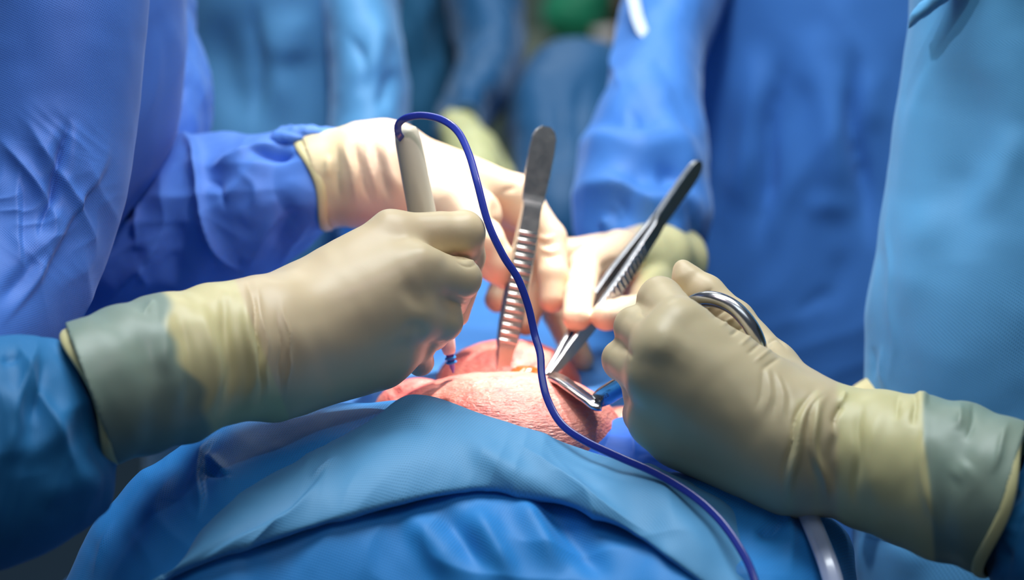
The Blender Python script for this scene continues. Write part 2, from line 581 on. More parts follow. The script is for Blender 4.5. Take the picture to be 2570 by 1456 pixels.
# ------------------------------------------------------------------ implicit surfaces (hands, skin)
def surface_nets(D, org, h):
    nx, ny, nz = D.shape
    S = D < 0
    c = np.zeros((nx - 1, ny - 1, nz - 1), np.int8)
    for dx in (0, 1):
        for dy in (0, 1):
            for dz in (0, 1):
                c += S[dx:nx - 1 + dx, dy:ny - 1 + dy, dz:nz - 1 + dz]
    mixed = (c > 0) & (c < 8)
    idx = np.full(mixed.shape, -1, np.int64)
    I = np.argwhere(mixed)
    idx[mixed] = np.arange(len(I))
    acc = np.zeros((len(I), 3)); cnt = np.zeros(len(I))
    corners = [(0, 0, 0), (1, 0, 0), (0, 1, 0), (1, 1, 0), (0, 0, 1), (1, 0, 1), (0, 1, 1), (1, 1, 1)]
    val = [D[I[:, 0] + a, I[:, 1] + b, I[:, 2] + e] for a, b, e in corners]
    for p in range(8):
        for q in range(p + 1, 8):
            a, b = np.array(corners[p]), np.array(corners[q])
            if np.abs(a - b).sum() != 1: continue
            m = (val[p] < 0) != (val[q] < 0)
            t = val[p][m] / (val[p][m] - val[q][m])
            acc[m] += a + t[:, None] * (b - a); cnt[m] += 1
    V = (I + acc / cnt[:, None]) * h + org
    quads = []
    for ax in range(3):
        sl0 = [slice(1, n - 1) for n in D.shape]; sl1 = list(sl0)
        sl0[ax] = slice(0, D.shape[ax] - 1); sl1[ax] = slice(1, D.shape[ax])
        A = S[tuple(sl0)]; B = S[tuple(sl1)]
        E = np.argwhere(A != B)
        off = [1, 1, 1]; off[ax] = 0
        E = E + off
        u, v = [(1, 2), (2, 0), (0, 1)][ax]
        def cell(du, dv):
            q = E.copy(); q[:, u] -= du; q[:, v] -= dv
            return idx[q[:, 0], q[:, 1], q[:, 2]]
        Q = np.stack([cell(1, 1), cell(0, 1), cell(0, 0), cell(1, 0)], 1)
        fl = S[E[:, 0], E[:, 1], E[:, 2]]
        Q[~fl] = Q[~fl][:, ::-1]
        quads.append(Q)
    return V, np.vstack(quads)

def vnormals(V, Q):
    n = np.cross(V[Q[:, 2]] - V[Q[:, 0]], V[Q[:, 3]] - V[Q[:, 1]])
    N = np.zeros_like(V)
    for k in range(4): np.add.at(N, Q[:, k], n)
    return N / np.maximum(np.linalg.norm(N, axis=1, keepdims=True), 1e-12)

def relax(V, Q, it=2, lam=0.5):
    for _ in range(it):
        A = np.zeros_like(V); c = np.zeros(len(V))
        for a, b in ((0, 1), (1, 2), (2, 3), (3, 0)):
            np.add.at(A, Q[:, a], V[Q[:, b]]); np.add.at(c, Q[:, a], 1)
            np.add.at(A, Q[:, b], V[Q[:, a]]); np.add.at(c, Q[:, b], 1)
        V = V + lam * (A / c[:, None] - V)
    return V

def J(px, py, d, r):
    return P(px, py, d), r * d / FPX

def implicit(prims, h=0.0014, clip=None, margin=0.006):
    """prims: ('c', (A,ra),(B,rb),k) round cones; ('e', centre, radii, axes, k) ellipsoids;
       ('t', (A,a0,b0),(B,a1,b1),k) elliptical limb pieces; blended smoothly in order"""
    lo = np.full(3, 1e9); hi = -lo
    boxes = []
    for p in prims:
        if p[0] == 'c':
            (A, ra), (B, rb) = p[1], p[2]
            l = np.minimum(A - ra, B - rb); u = np.maximum(A + ra, B + rb)
        elif p[0] == 't':
            (A, a0, b0), (B, a1, b1) = p[1], p[2]
            m0 = max(a0, b0); m1 = max(a1, b1)
            l = np.minimum(A - m0, B - m1); u = np.maximum(A + m0, B + m1)
        else:
            r = max(p[2]); l = p[1] - r; u = p[1] + r
        boxes.append((l, u))
        lo = np.minimum(lo, l); hi = np.maximum(hi, u)
    lo = lo - margin - 2 * h; hi = hi + margin + 2 * h
    n = np.ceil((hi - lo) / h).astype(int) + 1
    D = np.full(n, 0.05, np.float32)
    ax = [(lo[i] + np.arange(n[i]) * h).astype(np.float32) for i in range(3)]
    for p, (l, u) in zip(prims, boxes):
        k = p[-1]
        g = k + 0.012
        i0 = np.maximum(np.floor((l - g - lo) / h).astype(int), 0)
        i1 = np.minimum(np.ceil((u + g - lo) / h).astype(int) + 1, n)
        sl = tuple(slice(i0[i], i1[i]) for i in range(3))
        X = ax[0][sl[0]][:, None, None]; Y = ax[1][sl[1]][None, :, None]; Z = ax[2][sl[2]][None, None, :]
        if p[0] == 'c':
            (A, ra), (B, rb) = p[1], p[2]
            ba = B - A; l2 = float(ba @ ba) + 1e-12
            t = np.clip(((X - A[0]) * ba[0] + (Y - A[1]) * ba[1] + (Z - A[2]) * ba[2]) / l2, 0, 1)
            dd = np.sqrt((X - A[0] - t * ba[0]) ** 2 + (Y - A[1] - t * ba[1]) ** 2 + (Z - A[2] - t * ba[2]) ** 2) - (ra + t * (rb - ra))
        elif p[0] == 't':
            (A, a0, b0), (B, a1, b1) = p[1], p[2]
            T = B - A; L = np.linalg.norm(T); T = T / L
            vw = (A + B) / 2 - CAM; vw /= np.linalg.norm(vw)
            N = np.cross(T, vw); N /= np.linalg.norm(N); Bn = np.cross(N, T)
            rx, ry, rz = X - A[0], Y - A[1], Z - A[2]
            s = rx * T[0] + ry * T[1] + rz * T[2]
            t = np.clip(s / L, 0, 1); over = s - t * L
            a = a0 + t * (a1 - a0); b = b0 + t * (b1 - b0)
            xn = (rx * N[0] + ry * N[1] + rz * N[2]) / a
            yb = (rx * Bn[0] + ry * Bn[1] + rz * Bn[2]) / b
            mn = np.minimum(a, b)
            q = np.sqrt(xn ** 2 + yb ** 2 + (over / (0.6 * mn)) ** 2)
            g1 = np.sqrt((xn / a) ** 2 + (yb / b) ** 2 + (over / (0.6 * mn) ** 2) ** 2)
            dd = q * (q - 1) / np.maximum(g1, 1e-4)
        else:
            c, r, A3 = p[1], p[2], p[3]
            rx, ry, rz = X - c[0], Y - c[1], Z - c[2]
            qs = 0; gs = 0
            for i in range(3):
                e = (rx * A3[i][0] + ry * A3[i][1] + rz * A3[i][2])
                qs = qs + (e / r[i]) ** 2; gs = gs + (e / r[i] ** 2) ** 2
            q = np.sqrt(qs)
            dd = q * (q - 1) / np.maximum(np.sqrt(gs), 1e-4)
        cur = D[sl]
        hh = np.maximum(k - np.abs(cur - dd), 0) / k
        D[sl] = np.minimum(cur, dd) - hh * hh * k * 0.25
    if clip is not None:
        for c0, nn in clip:
            X = ax[0][:, None, None]; Y = ax[1][None, :, None]; Z = ax[2][None, None, :]
            D = np.maximum(D, ((X - c0[0]) * nn[0] + (Y - c0[1]) * nn[1] + (Z - c0[2]) * nn[2]).astype(np.float32))
    D[0] = D[-1] = 0.05; D[:, 0] = D[:, -1] = 0.05; D[:, :, 0] = D[:, :, -1] = 0.05
    V, Q = surface_nets(D, lo, h)
    return relax(V, Q, 2, 0.45), Q

def limb(pts, k):
    """chain of round cones"""
    out = []
    for a, b in zip(pts[:-1], pts[1:]):
        out.append(('c', J(*a), J(*b), k))
    return out

def finger(mcp, pip, rest, k1=0.005, k2=0.0025):
    out = [('c', J(*mcp), J(*pip), k1)]
    chain = [pip] + rest
    for a, b in zip(chain[:-1], chain[1:]):
        out.append(('c', J(*a), J(*b), k2))
    return out

def cuffs(secs, k=0.008):
    out = []
    for a, b in zip(secs[:-1], secs[1:]):
        out.append(('t', (P(*a[:3]), a[3] * a[2] / FPX, a[4]), (P(*b[:3]), b[3] * b[2] / FPX, b[4]), k))
    return out

def clip_plane(p0, p1, d, side):
    """cut through the image line p0-p1, square to the picture; keep the part away from 'side' (px,py)"""
    A = P(*p0, d); B = P(*p1, d)
    v = A - CAM; v /= np.linalg.norm(v)
    n = np.cross(B - A, v); n /= np.linalg.norm(n)
    s = P(*side, d)
    if (s - A) @ n < 0: n = -n
    return A, n

def glove(name, prims, parent, mat, creases=(), clip=None, tint=None, h=0.0014, noise=0.0006):
    V, Q = implicit(prims, h, clip)
    N = vnormals(V, Q)
    V = V + N * (crease_field(V, creases, N) + noise * wnoise(V, 0.05, 3, 2))[:, None]
    tv = np.zeros(len(V))
    if tint is not None:
        px, py, d = proj(V)
        tv = tint(px, py)
    return part(name, V, Q, mat, parent, tint=tv)

def sst(x, a, b):
    t = np.clip((x - a) / (b - a), 0, 1)
    return t * t * (3 - 2 * t)

def cuff_ring(name, c, a_px, b, p_dir, r, parent, mat):
    """rolled latex rim: a bead round the end of the cuff; p_dir = image direction of its long axis"""
    cx, cy, d = c
    C = P(cx, cy, d)
    X = P(cx + p_dir[0], cy + p_dir[1], d) - C; X /= np.linalg.norm(X)
    v = C - CAM; v /= np.linalg.norm(v)
    th = np.linspace(0, 2 * math.pi, 97)[:-1]
    a = a_px * d / FPX
    pts = C + a * np.cos(th)[:, None] * X + b * np.sin(th)[:, None] * v
    pts = pts + np.cross(X, v) * (0.0025 * np.sin(3 * th))[:, None]
    T = np.roll(pts, -1, 0) - np.roll(pts, 1, 0); T /= np.linalg.norm(T, axis=1, keepdims=True)
    ax = np.cross(X, v); ax /= np.linalg.norm(ax)
    rad = np.cross(T, ax)
    pr = round_prof(10)
    G = pts[:, None, :] + r * (pr[None, :, :1] * rad[:, None, :] * 0.7 + pr[None, :, 1:] * ax[None, None, :] * 1.5)
    Vv = G.reshape(-1, 3)
    Fs = []
    n, k = len(pts), 10
    for i in range(n):
        for j in range(k):
            Fs.append((i * k + j, i * k + (j + 1) % k, ((i + 1) % n) * k + (j + 1) % k, ((i + 1) % n) * k + j))
    return part(name, Vv, Fs, mat, parent)

def box(c, sx, sy, sz):
    x, y, z = c
    V = np.array([[x + i * sx / 2, y + j * sy / 2, z + k * sz / 2] for i in (-1, 1) for j in (-1, 1) for k in (-1, 1)])
    F = [(0, 1, 3, 2), (4, 6, 7, 5), (0, 4, 5, 1), (2, 3, 7, 6), (0, 2, 6, 4), (1, 5, 7, 3)]
    return V, F

# ------------------------------------------------------------------ the room
def structure(name, c, s, mat):
    V, F = box(c, *s)
    return single(name, V, F, mat, None, None, smooth=False, kind='structure')
structure('floor', (0, 1.2, -0.02), (7.0, 7.0, 0.04), M['floor'])
structure('wall_back', (0, 4.74, 1.5), (7.0, 0.08, 3.0), M['wall'])
structure('wall_left', (-3.54, 1.2, 1.5), (0.08, 7.0, 3.0), M['wall'])
structure('wall_right', (3.54, 1.2, 1.5), (0.08, 7.0, 3.0), M['wall'])

# ------------------------------------------------------------------ operating table under the drapes
tb = root('operating_table', (0.0, 0.03, 0.0), 'operating table hidden under the blue drapes and the patient', 'table')
V, F = box((0.0, 0.03, 0.72), 0.36, 0.58, 0.06); part('table_top', V, F, M['grey'], tb, smooth=False)
V, F = lathe((0.0, 0.03, 0.06), (0.0, 0.03, 0.70), [(0, 0.09), (0.1, 0.08), (0.5, 0.07), (1, 0.07)]); part('pedestal', V, F, M['grey'], tb)
V, F = box((0.0, 0.03, 0.03), 0.34, 0.50, 0.06); part('base', V, F, M['grey'], tb, smooth=False)

# ------------------------------------------------------------------ patient
pt = root('patient', P(1270, 1120, 1.42) - np.array([0, 0, 0.10]), 'patient whose reddened skin shows in the opening of the blue drapes', 'person')
AX = [RGT, FWD, UP]
def ell(px, py, d, rx, rd, ry, k):
    return ('e', P(px, py, d), (rx * d / FPX, rd, ry * d / FPX), AX, k)
prims = [
    ell(1235, 1112, 1.375, 300, 0.060, 178, 0.004),
    ell(1050, 1040, 1.415, 112, 0.035, 92, 0.006),
    ell(1275, 965, 1.475, 182, 0.05, 113, 0.005),
    ell(1395, 1125, 1.385, 150, 0.052, 128, 0.03),
    ell(1560, 1120, 1.44, 90, 0.03, 100, 0.006),
    ell(1260, 1340, 1.46, 360, 0.11, 300, 0.03),
]
V, Q = implicit(prims, 0.0018)
N = vnormals(V, Q)
hh = crease_field(V, [
    ([(1180, 962), (1290, 972), (1400, 966)], -1.0, 12, 'g'),
    ([(1240, 1000), (1330, 1010), (1420, 1000)], -1.2, 30, 'g'),
    ([(1000, 975), (985, 1000)], -2.0, 14, 'g'),
    ([(1360, 965), (1420, 1010), (1470, 1060)], -1.5, 22, 'g'),
], N)
V = V + N * (hh + 0.0006 * wnoise(V, 0.02, 4))[:, None]
part('body', V, Q, M['skin'], pt)
# the wound behind the crest
V, Q = implicit([('e', P(1320, 938, 1.398), (0.0092, 0.010, 0.0052), AX, 0.002),
                 ('e', P(1342, 941, 1.396), (0.0045, 0.006, 0.0035), AX, 0.002),
                 ('e', P(1298, 940, 1.400), (0.005, 0.008, 0.0030), AX, 0.002)], 0.0007)
N = vnormals(V, Q)
V = V + N * (0.0006 * wnoise(V, 0.006, 9))[:, None]
o = part('wound_tissue', V, Q, M['tissue'], pt); o['label'] = 'glistening orange tissue in the incision'

# ------------------------------------------------------------------ drapes
# low sheet over the table, round the patient
rows = []
for d, y0 in ((1.83, 700), (1.80, 665), (1.74, 715), (1.66, 790), (1.56, 900), (1.47, 1010), (1.42, 1130), (1.40, 1330), (1.41, 1700)):
    rows.append([(60, y0 + 900, d + 0.1), (420, y0 + 560, d + 0.05), (700, y0 + 250, d), (900, y0 + 50, d), (1080, y0 + 5, d), (1280, y0, d), (1480, y0 + 8, d), (1600, y0 + 40, d), (1720, y0 + 200, d), (1800, y0 + 460, d)])
V, F, uv = sheet(rows, 180, 160, noise=0.002, nscale=0.10, seed=21, creases=[
    ([(1180, 760), (1230, 800), (1210, 850)], 3, 22), ([(1490, 860), (1520, 930), (1560, 1000)], 4, 26), ([(900, 985), (960, 990)], 3, 20)])
single('table_drape', V, F, M['drape_table'], 'blue cloth lying over the table behind the patient', 'drape', uv=uv)

# main hill of cloth in front of the patient
top = [(60, 1640, 1.27), (165, 1456, 1.265), (235, 1330, 1.27), (285, 1265, 1.275), (340, 1200, 1.28), (440, 1130, 1.285), (540, 1070, 1.29), (640, 1037, 1.30), (800, 1014, 1.305), (930, 1012, 1.31),
       (1040, 1010, 1.31), (1200, 1070, 1.295), (1420, 1140, 1.285), (1600, 1180, 1.275), (1720, 1186, 1.265), (1850, 1222, 1.26), (1960, 1258, 1.255), (2080, 1312, 1.255), (2133, 1362, 1.255), (2152, 1470, 1.25), (2170, 1660, 1.25)]
def row(f):
    out = []
    for x, y, d in top:
        out.append(f(x, y, d))
    return out
cx = 1180.0
rows = [row(lambda x, y, d: (cx + (x - cx) * 0.97, y + 190, d + 0.075)),
        row(lambda x, y, d: (cx + (x - cx) * 0.985, y + 40, d + 0.03)),
        row(lambda x, y, d: (x, y, d)),
        row(lambda x, y, d: (cx + (x - cx) * 0.97, y + 55, d - 0.028)),
        row(lambda x, y, d: (cx + (x - cx) * 0.93, y + 160, d - 0.062)),
        row(lambda x, y, d: (cx + (x - cx) * 0.90, y + 330, d - 0.095)),
        row(lambda x, y, d: (cx + (x - cx) * 0.90, y + 620, d - 0.12))]
cz = [
    ([(560, 1090), (515, 1130), (505, 1200), (520, 1270), (500, 1330)], 5.0, 22, 's'),
    ([(500, 1120), (560, 1180), (590, 1235)], 3.5, 16),
    ([(510, 1190), (590, 1195)], -4.0, 9),
    ([(430, 1150), (400, 1240), (370, 1330)], 2.5, 30, 'g'),
    ([(300, 1300), (260, 1380), (220, 1456)], 2.5, 18),
    ([(1720, 1190), (1840, 1250), (1930, 1290), (1965, 1340), (1985, 1470)], 7.0, 26),
    ([(1900, 1240), (1960, 1265), (1990, 1310)], 3.0, 14),
    ([(1880, 1330), (1930, 1335), (1960, 1310)], -5.0, 20),
    ([(1260, 1240), (1330, 1330), (1420, 1456)], 6.0, 34, 'g'),
    ([(1180, 1270), (1250, 1380), (1300, 1470)], 5.0, 30, 'g'),
    ([(1000, 1270), (1090, 1360), (1150, 1470)], 4.5, 40, 'g'),
    ([(1090, 1260), (1170, 1360), (1220, 1470)], -4.0, 30, 'g'),
    ([(1320, 1240), (1420, 1340), (1560, 1470)], -6.0, 34, 'g'),
    ([(2020, 1290), (2090, 1340), (2130, 1420)], 3.0, 20),
]
V, F, uv = sheet(rows, 420, 240, cz, noise=0.0010, nscale=0.09, seed=5, crumple=[(400, 1280, 300, 260, 3.5, 60, 190, 22), (1950, 1330, 260, 190, 5.0, 40, 170, 23), (1200, 1440, 640, 240, 7.0, 58, 340, 24)])
single('surgical_drape', V, F, M['drape_base'], 'large blue surgical drape heaped in front of the patient', 'drape', uv=uv)

# loose upper layer folded across it
upl = [(425, 1500), (458, 1421), (492, 1344), (535, 1284), (599, 1228), (706, 1168), (830, 1112), (940, 1048), (1010, 1000), (1060, 993), (1120, 1006), (1200, 1037), (1300, 1070), (1425, 1115), (1540, 1152), (1640, 1180), (1730, 1212), (1820, 1262), (1890, 1340), (1930, 1430), (1950, 1520)]
lwl = [(330, 1500), (394, 1458), (470, 1420), (578, 1374), (660, 1350), (749, 1325), (850, 1293), (963, 1262), (1092, 1232), (1150, 1224), (1199, 1220), (1250, 1222), (1330, 1234), (1407, 1252), (1514, 1290), (1621, 1352), (1680, 1392), (1740, 1436), (1790, 1476), (1840, 1510), (1880, 1560)]
upd = [1.215, 1.215, 1.217, 1.225, 1.235, 1.25, 1.262, 1.272, 1.283, 1.285, 1.285, 1.275, 1.268, 1.262, 1.255, 1.25, 1.245, 1.235, 1.225, 1.21, 1.20]
lwd = [1.185, 1.185, 1.187, 1.19, 1.195, 1.201, 1.208, 1.215, 1.221, 1.224, 1.226, 1.227, 1.225, 1.219, 1.208, 1.194, 1.183, 1.178, 1.175, 1.172, 1.17]
r0 = [(x, y + 26, d + 0.010) for (x, y), d in zip(upl, upd)]
r1 = [(x, y, d) for (x, y), d in zip(upl, upd)]
r3 = [(x, y, d) for (x, y), d in zip(lwl, lwd)]
mid = lambda t, bul: [(a[0] * (1 - t) + b[0] * t, a[1] * (1 - t) + b[1] * t, a[2] * (1 - t) + b[2] * t - bul) for a, b in zip(r1, r3)]
rows = [r0, r1, mid(0.3, 0.009), mid(0.65, 0.009), r3, [(x, y + 14, d + 0.006) for x, y, d in r3]]
cz = [
    ([(470, 1450), (600, 1350), (700, 1290), (760, 1235), (850, 1145)], 4.0, 24, 's'),
    ([(775, 1200), (850, 1145)], 3.0, 12),
    ([(560, 1400), (640, 1345), (740, 1265)], 2.5, 14),
    ([(880, 1105), (1000, 1075), (1100, 1085)], -2.5, 26, 'g'),
    ([(1270, 1085), (1380, 1170), (1500, 1260), (1640, 1340)], 4.0, 26),
    ([(1150, 1060), (1220, 1150), (1330, 1225), (1450, 1260)], 3.0, 34, 'g'),
    ([(1330, 1110), (1450, 1200), (1560, 1280)], -3.0, 26, 'g'),
    ([(1560, 1180), (1700, 1290), (1800, 1420)], 3.0, 40, 'g'),
]
V, F, uv = sheet(rows, 420, 170, cz, noise=0.0007, nscale=0.09, seed=8, crumple=[(1500, 1230, 420, 230, 4.5, 38, 200, 25), (800, 1230, 420, 220, 3.0, 150, 230, 26)])
single('surgical_drape', V, F, M['drape_over'], 'loose upper drape layer folded across the blue heap, its edge on the skin', 'drape', uv=uv)

# the saturated flap at the right of the skin
rows = [[(1390, 1160, 1.345), (1425, 1118, 1.345), (1480, 1085, 1.35), (1525, 1062, 1.355), (1560, 1047, 1.36), (1640, 1040, 1.365), (1760, 1080, 1.37)],
        [(1380, 1190, 1.315), (1430, 1160, 1.32), (1500, 1140, 1.325), (1560, 1120, 1.33), (1620, 1110, 1.335), (1700, 1120, 1.34), (1800, 1150, 1.34)],
        [(1380, 1260, 1.29), (1450, 1240, 1.295), (1540, 1220, 1.30), (1620, 1215, 1.305), (1700, 1220, 1.31), (1780, 1230, 1.31), (1850, 1240, 1.31)]]
V, F, uv = sheet(rows, 100, 70, [([(1530, 1075), (1520, 1120), (1490, 1160)], 1.6, 16), ([(1580, 1070), (1600, 1150)], 2.0, 20)], noise=0.0006, nscale=0.03, seed=14, thick=0.0015)
single('surgical_drape', V, F, M['drape_side'], 'vivid blue drape flap tucked against the skin below the retractor', 'drape', uv=uv)

# ------------------------------------------------------------------ left surgeon
A = root('person', (-0.42, 0.02, 0.0), 'surgeon at the left in a dotted blue gown, holding the pencil and forceps', 'person')
# gown body behind the sleeve
V, F, uv = tube([(215, -520, 1.42, 200, .06), (205, -300, 1.48, 262, .09), (200, 0, 1.49, 268, .10), (192, 213, 1.49, 268, .10), (150, 320, 1.49, 270, .10), (70, 420, 1.49, 270, .10),
                 (10, 500, 1.48, 275, .10), (-90, 700, 1.5, 290, .11), (-330, 1100, 1.54, 330, .12), (-400, 2000, 1.66, 380, .13), (-440, 3900, 1.84, 420, .14)],
                160, 260, noise=0.0025, nscale=0.12, seed=3, creases=[
    ([(420, 30), (440, 140), (425, 260)], 2.0, 18), ([(395, 60), (385, 200), (360, 330)], 2.5, 22), ([(460, 60), (455, 200)], 1.5, 10)])
part('gown', V, F, M['gown_left'], A, uv=uv)
# near arm: upper sleeve
cz = [
    ([(170, 270), (158, 350), (145, 430), (125, 500), (105, 560), (95, 620)], -9.0, 14),
    ([(140, 300), (128, 400), (100, 480)], 3.0, 24, 'g'),
    ([(195, 290), (182, 400), (172, 490)], 3.0, 22, 'g'),
    ([(262, 330), (258, 420), (215, 510), (165, 620), (95, 730), (-20, 840)], 5.0, 40, 's'),
    ([(62, 400), (46, 500), (46, 610), (75, 720)], 4.0, 24, 's'),
    ([(110, 600), (60, 700), (-10, 780)], -4.0, 26, 'g'),
]
V, F, uv = tube([(190, -420, 1.36, 190, .05), (160, -220, 1.345, 218, .05), (150, 0, 1.34, 223, .055), (122, 297, 1.335, 220, .055), (98, 465, 1.33, 219, .055), (60, 600, 1.322, 212, .055), (10, 700, 1.31, 215, .055),
                 (-70, 800, 1.29, 225, .055), (-190, 930, 1.25, 240, .055), (-320, 1080, 1.20, 230, .05)], 320, 340, creases=cz, noise=0.0012, nscale=0.10, seed=11,
                crumple=[(130, 490, 200, 270, 5.5, 98, 120, 2), (90, 680, 250, 190, 3.0, 128, 190, 3)])
part('sleeve', V, F, M['gown_left'], A, uv=uv)
# near arm: forearm sleeve
cz = [
    ([(55, 842), (85, 880), (70, 960), (30, 1080)], 4.5, 22), ([(110, 900), (105, 1000), (80, 1080)], -5.0, 22),
    ([(150, 850), (165, 890)], 3.0, 13), ([(200, 960), (180, 1050), (120, 1130), (40, 1180)], 3.5, 34, 'g'),
    ([(0, 910), (60, 900)], -3.0, 16), ([(285, 1170), (200, 1230), (90, 1260)], 3.0, 40, 'g'), ([(240, 980), (262, 1080), (285, 1160)], -3.0, 18),
    ([(10, 960), (30, 1060), (20, 1180)], 3.0, 20, 'g'),
]
V, F, uv = tube([(-420, 1130, 1.165, 230, .05), (-250, 1165, 1.16, 285, .058), (-120, 1152, 1.168, 300, .058), (0, 1125, 1.175, 290, .056), (100, 1094, 1.182, 264, .050), (165, 1073, 1.188, 240, .040), (205, 1060, 1.192, 214, .031), (245, 1047, 1.196, 120, .024)],
                220, 190, creases=cz, noise=0.0012, nscale=0.09, seed=12, crumple=[(130, 1040, 200, 240, 6.0, 105, 170, 9), (60, 1250, 240, 160, 4.0, 160, 160, 10)])
part('sleeve', V, F, M['sleeve_front'], A, uv=uv)
# far arm sleeve
cz = [
    ([(345, 430), (400, 380), (470, 362), (500, 400), (503, 470), (520, 560), (560, 630), (620, 660), (700, 655)], 10.0, 22),
    ([(745, 372), (660, 372), (590, 410), (520, 445)], 10.0, 22), ([(745, 390), (680, 398), (610, 390)], -12.0, 18),
    ([(600, 420), (640, 470), (630, 520)], 3.0, 20), ([(420, 480), (440, 600), (410, 720)], -6.0, 40, 'g'),
    ([(345, 440), (340, 540), (345, 640)], 5.0, 14), ([(315, 470), (325, 560)], -8.0, 12),
    ([(750, 480), (700, 560), (690, 640)], -5.0, 26, 'g'), ([(790, 540), (740, 620), (680, 690)], 4.0, 20),
    ([(560, 560), (620, 530), (700, 480)], 3.0, 26, 'g'), ([(350, 660), (380, 740)], 4.0, 16), ([(520, 450), (570, 480), (580, 540)], -4.0, 16),
]
V, F, uv = tube([(180, 640, 1.62, 190, .06), (290, 610, 1.59, 210, .065), (400, 575, 1.56, 215, .065), (520, 540, 1.535, 200, .058), (640, 505, 1.51, 172, .05), (715, 476, 1.49, 146, .043), (765, 462, 1.48, 124, .036), (800, 455, 1.475, 114, .030), (860, 445, 1.474, 100, .024)],
                260, 220, creases=cz, noise=0.0015, nscale=0.07, seed=13, crumple=[(560, 530, 330, 290, 10.0, 50, 240, 4), (680, 500, 200, 210, 6.5, 150, 150, 5), (370, 580, 180, 240, 7.0, 80, 200, 6)])
part('sleeve', V, F, M['gown_left_far'], A, uv=uv)
V, F, uv = tube([(330, -260, 1.66, 90, .05), (370, -40, 1.65, 120, .055), (405, 120, 1.64, 95, .06), (425, 220, 1.63, 102, .06), (420, 310, 1.62, 108, .06), (380, 420, 1.61, 120, .06), (330, 560, 1.61, 130, .06)],
                140, 120, noise=0.003, nscale=0.06, seed=15, creases=[([(475, 200), (455, 240), (450, 260)], -5, 14), ([(490, 120), (515, 200), (520, 280)], 2, 20)])
part('sleeve', V, F, M['gown_left_far'], A, uv=uv)
# cloth gathered above the far cuff
V, F, uv = tube([(690, 365, 1.475, 10, .006), (710, 348, 1.47, 26, .012), (760, 340, 1.47, 26, .014), (815, 335, 1.475, 16, .010), (850, 332, 1.48, 6, .006)], 60, 60, noise=0.002, nscale=0.02, seed=16)
part('sleeve_tuck', V, F, M['gown_left_far'], A, uv=uv)

# near glove with pencil grip
prims = cuffs([(150, 1010, 1.172, 178, .038), (235, 985, 1.185, 180, .039), (330, 955, 1.20, 186, .040), (430, 925, 1.215, 186, .040), (560, 886, 1.232, 172, .038), (660, 860, 1.245, 160, .036)])
prims += [('c', J(680, 795, 1.265, 92), J(985, 592, 1.288, 60), .012),
          ('c', J(680, 830, 1.248, 95), J(1040, 678, 1.268, 58), .024),
          ('c', J(680, 880, 1.245, 98), J(1028, 785, 1.270, 56), .024),
          ('c', J(690, 925, 1.255, 92), J(985, 872, 1.283, 54), .024),
          ('c', J(690, 942, 1.262, 80), J(945, 918, 1.288, 56), .024),
          ('c', J(760, 770, 1.31, 70), J(950, 660, 1.345, 50), .010)]
prims += finger((985, 592, 1.288, 58), (1163, 584, 1.300, 54), [(1170, 645, 1.316, 48), (1168, 695, 1.33, 40), (1150, 790, 1.342, 30)], 0.006, 0.003)
prims += finger((1040, 678, 1.268, 60), (1153, 700, 1.288, 53), [(1130, 758, 1.316, 42), (1098, 805, 1.332, 30)], 0.006, 0.003)
prims += finger((1028, 785, 1.270, 60), (1108, 806, 1.288, 52), [(1086, 842, 1.314, 38), (1060, 852, 1.332, 28)], 0.008, 0.003)
prims += finger((985, 872, 1.283, 56), (1050, 872, 1.298, 38), [(1056, 910, 1.314, 32), (1048, 915, 1.33, 27)], 0.009, 0.003)
prims += finger((950, 660, 1.345, 50), (1075, 720, 1.368, 40), [(1100, 800, 1.365, 33)])
cz = [
    ([(618, 690), (640, 780), (652, 900), (655, 1020)], -3.2, 7), ([(634, 690), (655, 790), (668, 900), (668, 1020)], 2.2, 9),
    ([(600, 690), (622, 800), (634, 920), (632, 1040)], 2.6, 14, 'g'),
    ([(700, 740), (725, 850), (722, 960), (712, 1020)], 1.8, 6), ([(690, 760), (705, 860), (700, 1000)], -1.2, 7),
    ([(545, 700), (570, 820), (575, 960), (560, 1070)], -2.6, 14, 'g'), ([(500, 720), (530, 840), (540, 980), (530, 1070)], 2.2, 18, 'g'),
    ([(450, 740), (470, 860), (470, 1000), (450, 1090)], -1.8, 18, 'g'), ([(400, 745), (420, 850), (425, 960)], 2.0, 20, 'g'),
    ([(350, 770), (375, 880), (380, 1000)], -1.2, 26, 'g'), ([(385, 745), (360, 790)], 1.6, 14),
    ([(1130, 628), (1150, 640), (1185, 645)], -2.0, 10), ([(1140, 655), (1180, 668), (1205, 660)], -1.0, 5), ([(1150, 640), (1185, 655), (1210, 645)], 0.8, 5),
    ([(1140, 740), (1165, 752), (1195, 742)], -1.0, 6), ([(1145, 755), (1170, 765)], 0.7, 5), ([(1098, 862), (1125, 862)], -0.8, 5),
    ([(975, 560), (1000, 640), (1060, 700)], 0.8, 40, 'g'), ([(1020, 620), (1080, 640), (1130, 640)], 1.2, 26, 'g'),
    ([(1010, 705), (1060, 750), (1100, 760)], -1.2, 24, 'g'), ([(1000, 820), (1050, 830), (1080, 850)], -1.2, 20, 'g'),
]
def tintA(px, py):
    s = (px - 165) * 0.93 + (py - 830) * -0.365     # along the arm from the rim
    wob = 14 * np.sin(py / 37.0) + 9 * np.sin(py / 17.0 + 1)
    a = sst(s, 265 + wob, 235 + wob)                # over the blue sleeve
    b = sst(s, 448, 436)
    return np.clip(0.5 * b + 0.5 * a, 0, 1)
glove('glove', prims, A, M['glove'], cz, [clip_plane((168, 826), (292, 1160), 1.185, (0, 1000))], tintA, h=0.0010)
cuff_ring('cuff_roll', (233, 994, 1.186), 176, .039, (126, 334), 0.0022, A, M['cuff_roll'])

